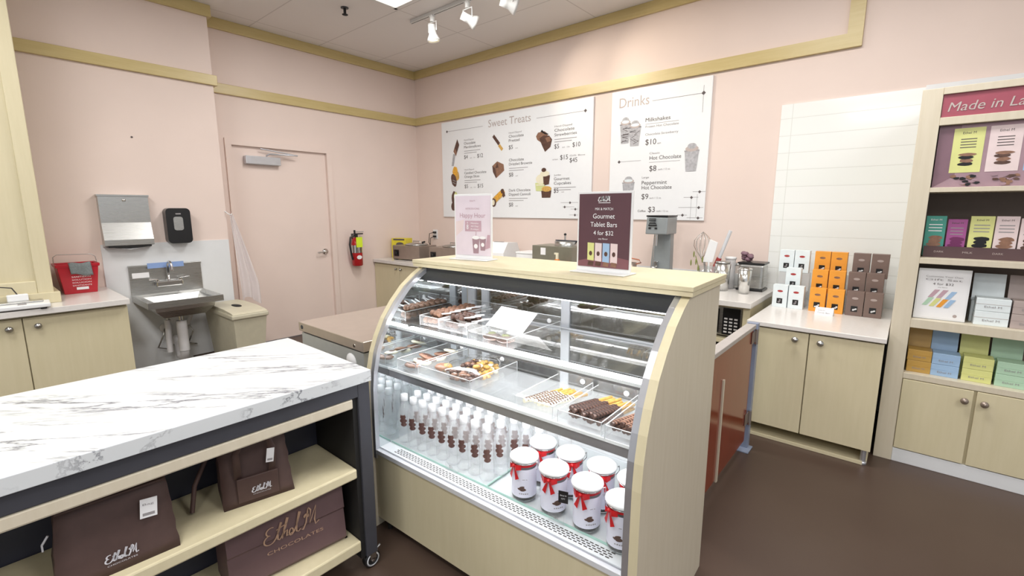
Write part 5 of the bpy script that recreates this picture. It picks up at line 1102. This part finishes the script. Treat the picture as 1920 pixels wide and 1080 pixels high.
p.text('MIX & MATCH', (0, yy, 0.236), X_, Z_, 0.009, 'paper', 0.075, 'c'); p.text('Gourmet', (0, yy, 0.205), X_, Z_, 0.018, 'paper', 0.092, 'c'); p.text('Tablet Bars', (0, yy, 0.174), X_, Z_, 0.018, 'paper', 0.112, 'c'); p.text('4 for $32', (0, yy, 0.143), X_, Z_, 0.016, 'paper', 0.084, 'c'); p.text('any flavor', (0, yy, 0.126), X_, Z_, 0.006, 'paper', 0.04, 'c')
p.flat([(-0.108, 0.02), (0.108, 0.02), (0.108, 0.055), (0.06, 0.062), (-0.06, 0.052), (-0.108, 0.04)], (0, yy + 0.0002, 0), X_, Z_, 'plumfloor')
for j, (cx, cm) in enumerate(((-0.052, 'boxyel'), (-0.019, 'boxpink'), (0.014, 'lightblue'), (0.047, 'boxpink'))):
    p.flat([(cx - 0.0145, 0.046 - j * .002), (cx + 0.0145, 0.044 - j * .002), (cx + 0.0145, 0.112), (cx - 0.0145, 0.113)], (0, yy, 0), X_, Z_, cm); p.flat(blob(cx, 0.072, 0.007, 0.009), (0, yy - 0.0004, 0), X_, Z_, 'choc')
    p.flat([(cx - 0.013, 0.026), (cx + 0.011, 0.024), (cx + 0.014, 0.04), (cx - 0.009, 0.042)], (0, yy - 0.0004, 0), X_, Z_, 'choclight' if j > 1 else 'choc')
p.build('printed_design', s2)

# ---- goods inside the case
ZD = 0.3945      # top of the deck glass
def tray(cx, cy, w, d, z, label, h=0.045, knobs=True):
    o = thing('acrylic_tray', label, 'tray', (cx, cy, z), CR, 'acrylic trays in the display case')
    t = 0.003; a, b = w / 2, d / 2
    MB().box((-a, -b, 0), (a, b, t), 'acryl').box((-a, -b, t), (a, -b + t, h), 'acryl').box((-a, b - t, t), (a, b, h + 0.02), 'acryl').box((-a, -b, t), (-a + t, b, h), 'acryl').box((a - t, -b, t), (a, b, h), 'acryl').build('walls', o)
    e = 0.0016
    MB().box((-a, -b, h), (a, -b + t, h + e), 'acryledge').box((-a, b - t, h + 0.02), (a, b, h + 0.02 + e), 'acryledge').box((-a, -b, h), (-a + t, b, h + e), 'acryledge').box((a - t, -b, h), (a, b, h + e), 'acryledge').box((-a, -b, 0), (-a + e, -b + e, h), 'acryledge').box((a - e, -b, 0), (a, -b + e, h), 'acryledge').box((a - e, b - e, 0), (a, b, h), 'acryledge').build('rim', o)
    if knobs:
        MB().lathe([(0, 0), (0.011, 0), (0.011, 0.003), (0, 0.003)], (a * 0.45, b - t - 0.003, h * 0.9), 14, 'paper', 'y').build('round_sticker', o)
    return o
Z1, Z2 = 0.9335, 0.7535
tray(-1.668, 1.54, 0.128, 0.36, Z1, 'acrylic tray full of milk chocolate pops, left end of the upper shelf')
tray(-1.508, 1.54, 0.172, 0.36, Z1, 'acrylic tray with darker pops on the upper shelf')
tray(-1.245, 1.49, 0.21, 0.38, Z1, 'acrylic tray with the white card leaning in it, upper shelf')
pop_proto = {}
def pop(cx, cy, z, ang, m, label):
    grp = 'chocolate marshmallow pops on the upper shelf'
    if m in pop_proto: return dup(pop_proto[m], (cx, cy, z), ang, label, grp)
    o = thing('marshmallow_pop', label, 'chocolate pop', (cx, cy, z), ang, grp)
    mb = MB()
    for k in range(3): mb.ball((-0.024 + k * 0.024, 0, 0.015), 0.0195, m, 6, (0.85, 0.92, 0.78))
    mb.build('chocolate', o); MB().cyl((0.03, 0, 0.017), (0.10, 0, 0.030), 0.0034, 'paper', 6).build('stick', o); pop_proto[m] = o
    return o
for (bx, by, mm, nm, n0, n1) in ((-1.688, 1.395, 'choclight', 'milk', 9, 7), (-1.545, 1.40, 'choc', 'dark', 5, 3)):
    for r_i, nn in enumerate((n0, n1)):
        for k in range(nn):
            pop(bx + 0.006 * r_i + 0.006 * (k % 2), by + k * 0.0365 + r_i * 0.03, Z1 + 0.004 + r_i * 0.029, R(random.uniform(-14, 14) + 8), mm,
                '%s chocolate pop with white stick, %s from the front in the %s layer' % (nm, ORD[k], 'upper' if r_i else 'lower'))
# dark cookies + leaning card in third tray
for k, (dx, dy) in enumerate(((-0.075, -0.12), (-0.005, -0.115))):
    mb = MB(); mb.ball((0, 0, 0.013), 0.042, 'choc', 8, (1, 0.9, 0.3), 0.06); mb.ball((-0.01, 0.01, 0.02), 0.02, 'leaf', 6, (1, 1, .5), 0.15)
    o = mb.build('cannoli_cookie'); o.location = (-1.205 + dx, 1.50 + dy, Z1 + 0.003); tag(o, ['left', 'right'][k] + ' dark cookie with green crumbs in the upper shelf tray', 'cookie', 'dark cookies on the upper shelf')
cd = MB().box((-0.09, -0.001, 0), (0.09, 0.001, 0.13), 'paper').text('Dark Chocolate', (0, -0.0015, 0.06), X_, Z_, 0.008, 'inksoft', 0.09, 'c').build('label_card')
cd.location = (-1.235, 1.40, Z1 + 0.050); cd.rotation_euler = (R(-62), R(4), R(8)); tag(cd, 'blank white card resting on the tray of dark cookies', 'card')
# lower shelf trays
tray(-1.67, 1.39, 0.13, 0.33, Z2, 'acrylic tray with cream wafers, left end of the lower shelf')
tray(-1.43, 1.385, 0.31, 0.31, Z2, 'wide acrylic tray with the wrapped toffee bag, lower shelf')
tray(-0.965, 1.39, 0.165, 0.29, Z2, 'acrylic tray with white drizzled pretzel rods, lower shelf')
tray(-0.775, 1.39, 0.165, 0.29, Z2, 'acrylic tray with plain dark dipped pretzel rods, lower shelf')
tray(-0.615, 1.39, 0.125, 0.29, Z2, 'acrylic tray of pretzel rods at the right end of the lower shelf')
for k in range(6):
    mb = MB(); mb.ball((0, 0, 0), 0.046, 'cream' if k % 2 else 'choclight', 7, (1.0, 0.7, 0.22), 0.06); mb.ball((0, 0, 0.006), 0.03, 'choc', 6, (1, .6, .2), 0.15)
    o = mb.build('wafer'); o.location = (-1.675 + 0.012 * (k % 2), 1.27 + 0.045 * k, Z2 + 0.014 + 0.008 * (k % 3)); o.rotation_euler = (0, R(10 * (k % 3)), R(20 * k)); tag(o, '%s wafer from the front in the left lower tray' % ORD[k], 'wafer', 'wafers in the left lower tray')
mb = MB(); mb.ball((0, 0, 0.016), 0.042, 'choclight', 8, (1, .8, .38), .07); mb.ball((0.02, 0.01, 0.022), 0.026, 'tan', 6, (1, .8, .5), .1)
o = mb.build('cookie'); o.location = (-1.535, 1.33, Z2 + 0.003); tag(o, 'small brown cookie left of the wrapped toffee bag', 'cookie')
tfb = thing('toffee_bag', 'cellophane bag of tan and brown toffee on the lower shelf', 'candy bag', (-1.40, 1.390, Z2 + 0.003), R(6))
mb = MB()
for k in range(150):
    a = random.uniform(0, 2 * math.pi); rr = math.sqrt(random.random()); x, y = 0.068 * rr * math.cos(a), 0.088 * rr * math.sin(a)
    mb.ball((x, y, 0.010 + random.uniform(0.0, 0.034) * (1 - rr * rr)), random.uniform(0.008, 0.012), ('tan' if k % 5 else 'cream') if y + x * .6 > 0.004 + random.uniform(-.02, .02) else ('choc' if k % 3 else 'choclight'), 4, (1, .8, .65), .18)
mb.build('toffee', tfb); mb = MB(); mb.ball((0, 0, 0.027), 0.1, 'cello', 10, (0.85, 1.05, 0.30), 0.05); mb.build('cellophane', tfb); tfb.scale = (1.35, 1.4, 1.25)
def rod(cx, cy, z, ang, kind, label, grp):
    o = thing('pretzel_rod', label, 'pretzel rod', (cx, cy, z), ang, grp)
    MB().cyl((0, 0.02, 0.008), (0, 0.10, 0.008), 0.006, 'tan', 8).ball((0, 0.10, 0.008), 0.0065, 'tan', 5).build('pretzel', o)
    pts = [(0, 0.035 - 0.125 * t / 9, 0.0085) for t in range(10)]
    mb = MB(); mb.tube(pts, 0.0088, 'cream' if kind == 'white' else 'choc', 8)
    for k in range(9):
        y = 0.03 - k * 0.013; mb.tube([(0.0088 * math.cos(a), y - 0.004 * a, 0.0085 + 0.0092 * math.sin(a)) for a in (0.1, 0.8, 1.57, 2.3, 3.0)], 0.0026, 'choc' if kind == 'white' else ('choclight' if kind == 'mixed' else P_dark), 4)
    mb.build('coating', o); return o
P_dark = P('dark_chocolate', (58, 42, 38), 0.3)
protos = {}
for kind, cx, nn, gl in (('white', -0.965, 6, 'white drizzled pretzel rods'), ('dark', -0.775, 7, 'dark dipped pretzel rods'), ('mixed', -0.615, 5, 'dark and tan pretzel rods at the right')):
    for lay in range(2 if kind != 'white' else 1):
        for k in range(nn - lay):
            lab = '%s pretzel rod %sfrom the left in the %s' % (ORD[k], '' if not lay else 'of the upper layer ', {'white': 'white drizzled tray', 'dark': 'plain dark tray', 'mixed': 'rightmost tray'}[kind])
            loc = (cx - 0.058 * (0.85 if kind != 'mixed' else 0.7) + k * 0.019 + lay * 0.009, 1.385 + random.uniform(-.012, .012), Z2 + 0.004 + lay * 0.018); ang = R(-14 + random.uniform(-5, 5))
            if kind not in protos: protos[kind] = rod(*loc, ang, kind, lab, gl)
            else: dup(protos[kind], loc, ang, lab, gl)
# ---- water bottles
def bottle():
    o = thing('water_bottle', '', 'water bottle')
    MB().lathe([(0.0, 0.001), (0.024, 0.0), (0.029, 0.006), (0.029, 0.05), (0.0275, 0.054), (0.029, 0.058), (0.029, 0.125), (0.026, 0.145), (0.016, 0.170), (0.0125, 0.180), (0.0125, 0.186)], n=18, m='water', caps=False).build('body', o)
    MB().lathe([(0.0155, 0.184), (0.0160, 0.188), (0.0155, 0.212), (0.0, 0.213)], n=16, m='frost', caps=False).build('cap', o)
    lb_ = MB(); a0 = -75
    def cyp(a, z, r=0.0297): return (r * math.cos(R(a)), r * math.sin(R(a)), z)
    for (ac, zc, ra, rz) in ((-56, 0.118, 26, 0.010), (-54, 0.102, 33, 0.010), (-50, 0.086, 27, 0.009)):
        pts = [cyp(ac + ra * math.cos(t), zc + rz * math.sin(t)) for t in [2 * math.pi * i / 12 for i in range(12)]]; c = cyp(ac, zc, 0.0303)
        lb_.add([c] + pts, [(0, 1 + i, 1 + (i + 1) % 12) for i in range(12)], 'bear')
    for ac in (-72, -40): lb_.add([cyp(ac - 7, 0.122, .0305), cyp(ac + 7, 0.122, .0305), cyp(ac, 0.132, .0305)], [(0, 1, 2)], 'bear')
    lb_.build('printed_label', o); return o
bp_ = None
for row, (yy_, n_, x0_) in enumerate(((1.245, 9, -1.715), (1.312, 9, -1.70), (1.379, 11, -1.685), (1.446, 12, -1.67))):
    for k in range(n_):
        lab = 'clear water bottle, %s from the left in the %s row of bottles' % (ORD[k], ['front', 'second', 'third', 'rear'][row])
        x = x0_ + k * 0.0635; y = yy_ + 0.0024 * k
        if bp_ is None: bp_ = bottle(); o = bp_
        else: o = dup(bp_)
        o.location = (x, y, ZD); o.scale = (1.05, 1.05, 1.09); o.rotation_euler = (0, 0, R(random.uniform(-10, 10))); o['label'] = lab; o['group'] = 'water bottles in the display case'
# ---- jars with ribbons
def jar(rib=True, tagd=False):
    o = thing('ribboned_jar', '', 'candy jar')
    MB().lathe([(0.0, 0.0), (0.044, 0.0), (0.047, 0.006), (0.047, 0.138), (0.044, 0.150), (0.044, 0.155)], n=24, m='jarglass', caps=False).build('glass', o)
    MB().lathe([(0, 0.004), (0.0455, 0.004), (0.0455, 0.020), (0, 0.020)], n=24, m='black').build('candy_fill', o)
    MB().lathe([(0.0474, 0.016), (0.0474, 0.128)], n=24, m='labelwhite', caps=False).build('paper_label', o)
    pr = MB()
    def cy_(a, z, r=0.048): return (r * math.cos(R(a)), r * math.sin(R(a)), z)
    for (ac, zc, rot) in ((-62, 0.058, 0.3), (-54, 0.052, -0.5), (-70, 0.050, -0.2), (-58, 0.047, 0.1)):
        pts = [cy_(ac + 13 * math.cos(t) * math.cos(rot) - 4 * math.sin(t) * math.sin(rot), zc + 0.010 * math.cos(t) * math.sin(rot) + 0.0045 * math.sin(t)) for t in [2 * math.pi * i / 10 for i in range(10)]]
        pr.add([cy_(ac, zc, .0484)] + pts, [(0, 1 + i, 1 + (i + 1) % 10) for i in range(10)], 'choc')
    for k in range(5):
        a = -75 + k * 9; pr.add([cy_(a, 0.030), cy_(a + 6, 0.030), cy_(a + 6, 0.034 + .002 * (k % 2)), cy_(a, 0.034)], [(0, 1, 2, 3)], 'inksoft')
    pr.add([cy_(-60, 0.088), cy_(-38, 0.088), cy_(-38, 0.090), cy_(-60, 0.090)], [(0, 1, 2, 3)], 'inksoft'); pr.build('label_print', o)
    MB().lathe([(0.047, 0.152), (0.054, 0.155), (0.0555, 0.160), (0.054, 0.166), (0.046, 0.172), (0.025, 0.176), (0.0, 0.177)], n=28, m='white', caps=False).build('lid', o)
    MB().tube([(0.0505 * math.cos(R(a)), 0.0505 * math.sin(R(a)), 0.150) for a in range(0, 360, 15)], 0.0018, 'chrome', 5, closed=True).tube([(0.05, 0, 0.15), (0.062, 0, 0.158), (0.064, 0.004, 0.135), (0.052, 0.006, 0.12)], 0.002, 'chrome', 5).build('wire_bail', o)
    rb = MB(); rb.lathe([(0.0482, 0.138), (0.0485, 0.146)], n=24, m='ribbon', caps=False)
    rb.build('ribbon_band', o)
    bw = MB(); A = -98
    def rp(a, z, r): return (r * math.cos(R(a)), r * math.sin(R(a)), z)
    for s in (-1, 1):
        bw.add([rp(A, 0.136, .052), rp(A, 0.144, .052), rp(A + s * 14, 0.150, .060), rp(A + s * 34, 0.150, .052), rp(A + s * 34, 0.130, .052), rp(A + s * 14, 0.128, .060)], [(0, 1, 2, 5), (5, 2, 3, 4)], 'ribbon')
        bw.add([rp(A, 0.140, .053), rp(A + s * 6, 0.138, .055), rp(A + s * 26, 0.096, .056), rp(A + s * 10, 0.088, .056)], [(0, 1, 2, 3)], 'ribbon')
    bw.ball(rp(A, 0.14, 0.054), 0.007, 'ribbon', 5); bw.build('ribbon_bow', o); return o
jp = None
JF = [(-1.022, 1.275), (-0.888, 1.278), (-0.750, 1.280), (-0.613, 1.268)]; JB = [(-1.03, 1.405), (-0.90, 1.405), (-0.765, 1.405), (-0.64, 1.40)]
for row, L_ in enumerate((JF, JB)):
    for k, (x, y) in enumerate(L_):
        lab = ['white lidded jar with red bow, %s from the left in the front row', 'white lidded jar with red bow, %s from the left in the back row'][row] % ORD[k]
        if jp is None: jp = jar(); o = jp
        else: o = dup(jp)
        o.location = (x, y, ZD); o.rotation_euler = (0, 0, R([0, 22, 14, -14][k] + (25 if row else 0))); o['label'] = lab; o['group'] = 'ribboned candy jars in the display case'
ht = thing('hang_tag', 'small black hang tag on the jar second from the right in front', 'tag', (-0.815, 1.232, ZD + 0.10), R(20))
MB().box((-0.017, -0.002, -0.022), (0.017, 0.0, 0.022), 'black').build('card', ht); MB().text('Ethel M', (0, -0.0025, 0.004), X_, Z_, 0.005, 'paper', 0.022, 'c').text('GIFT', (0, -0.0025, -0.008), X_, Z_, 0.005, 'paper', 0.014, 'c').build('lettering', ht)
for k, (x, y, l) in enumerate(((-1.355, 1.203, 'clear price card in front of the water bottles'), (-0.835, 1.218, 'clear price card in front of the ribboned jars'))):
    o = thing('price_card', l, 'price card', (x, y, ZD), R(8)); MB().box((-0.032, 0, 0), (0.032, 0.0015, 0.042), 'acryl').box((-0.032, 0, 0), (0.032, 0.015, 0.0015), 'acryl').build('holder', o); MB().text('$5', (0, -0.001, 0.015), X_, Z_, 0.012, 'inksoft', None, 'c').build('lettering', o)
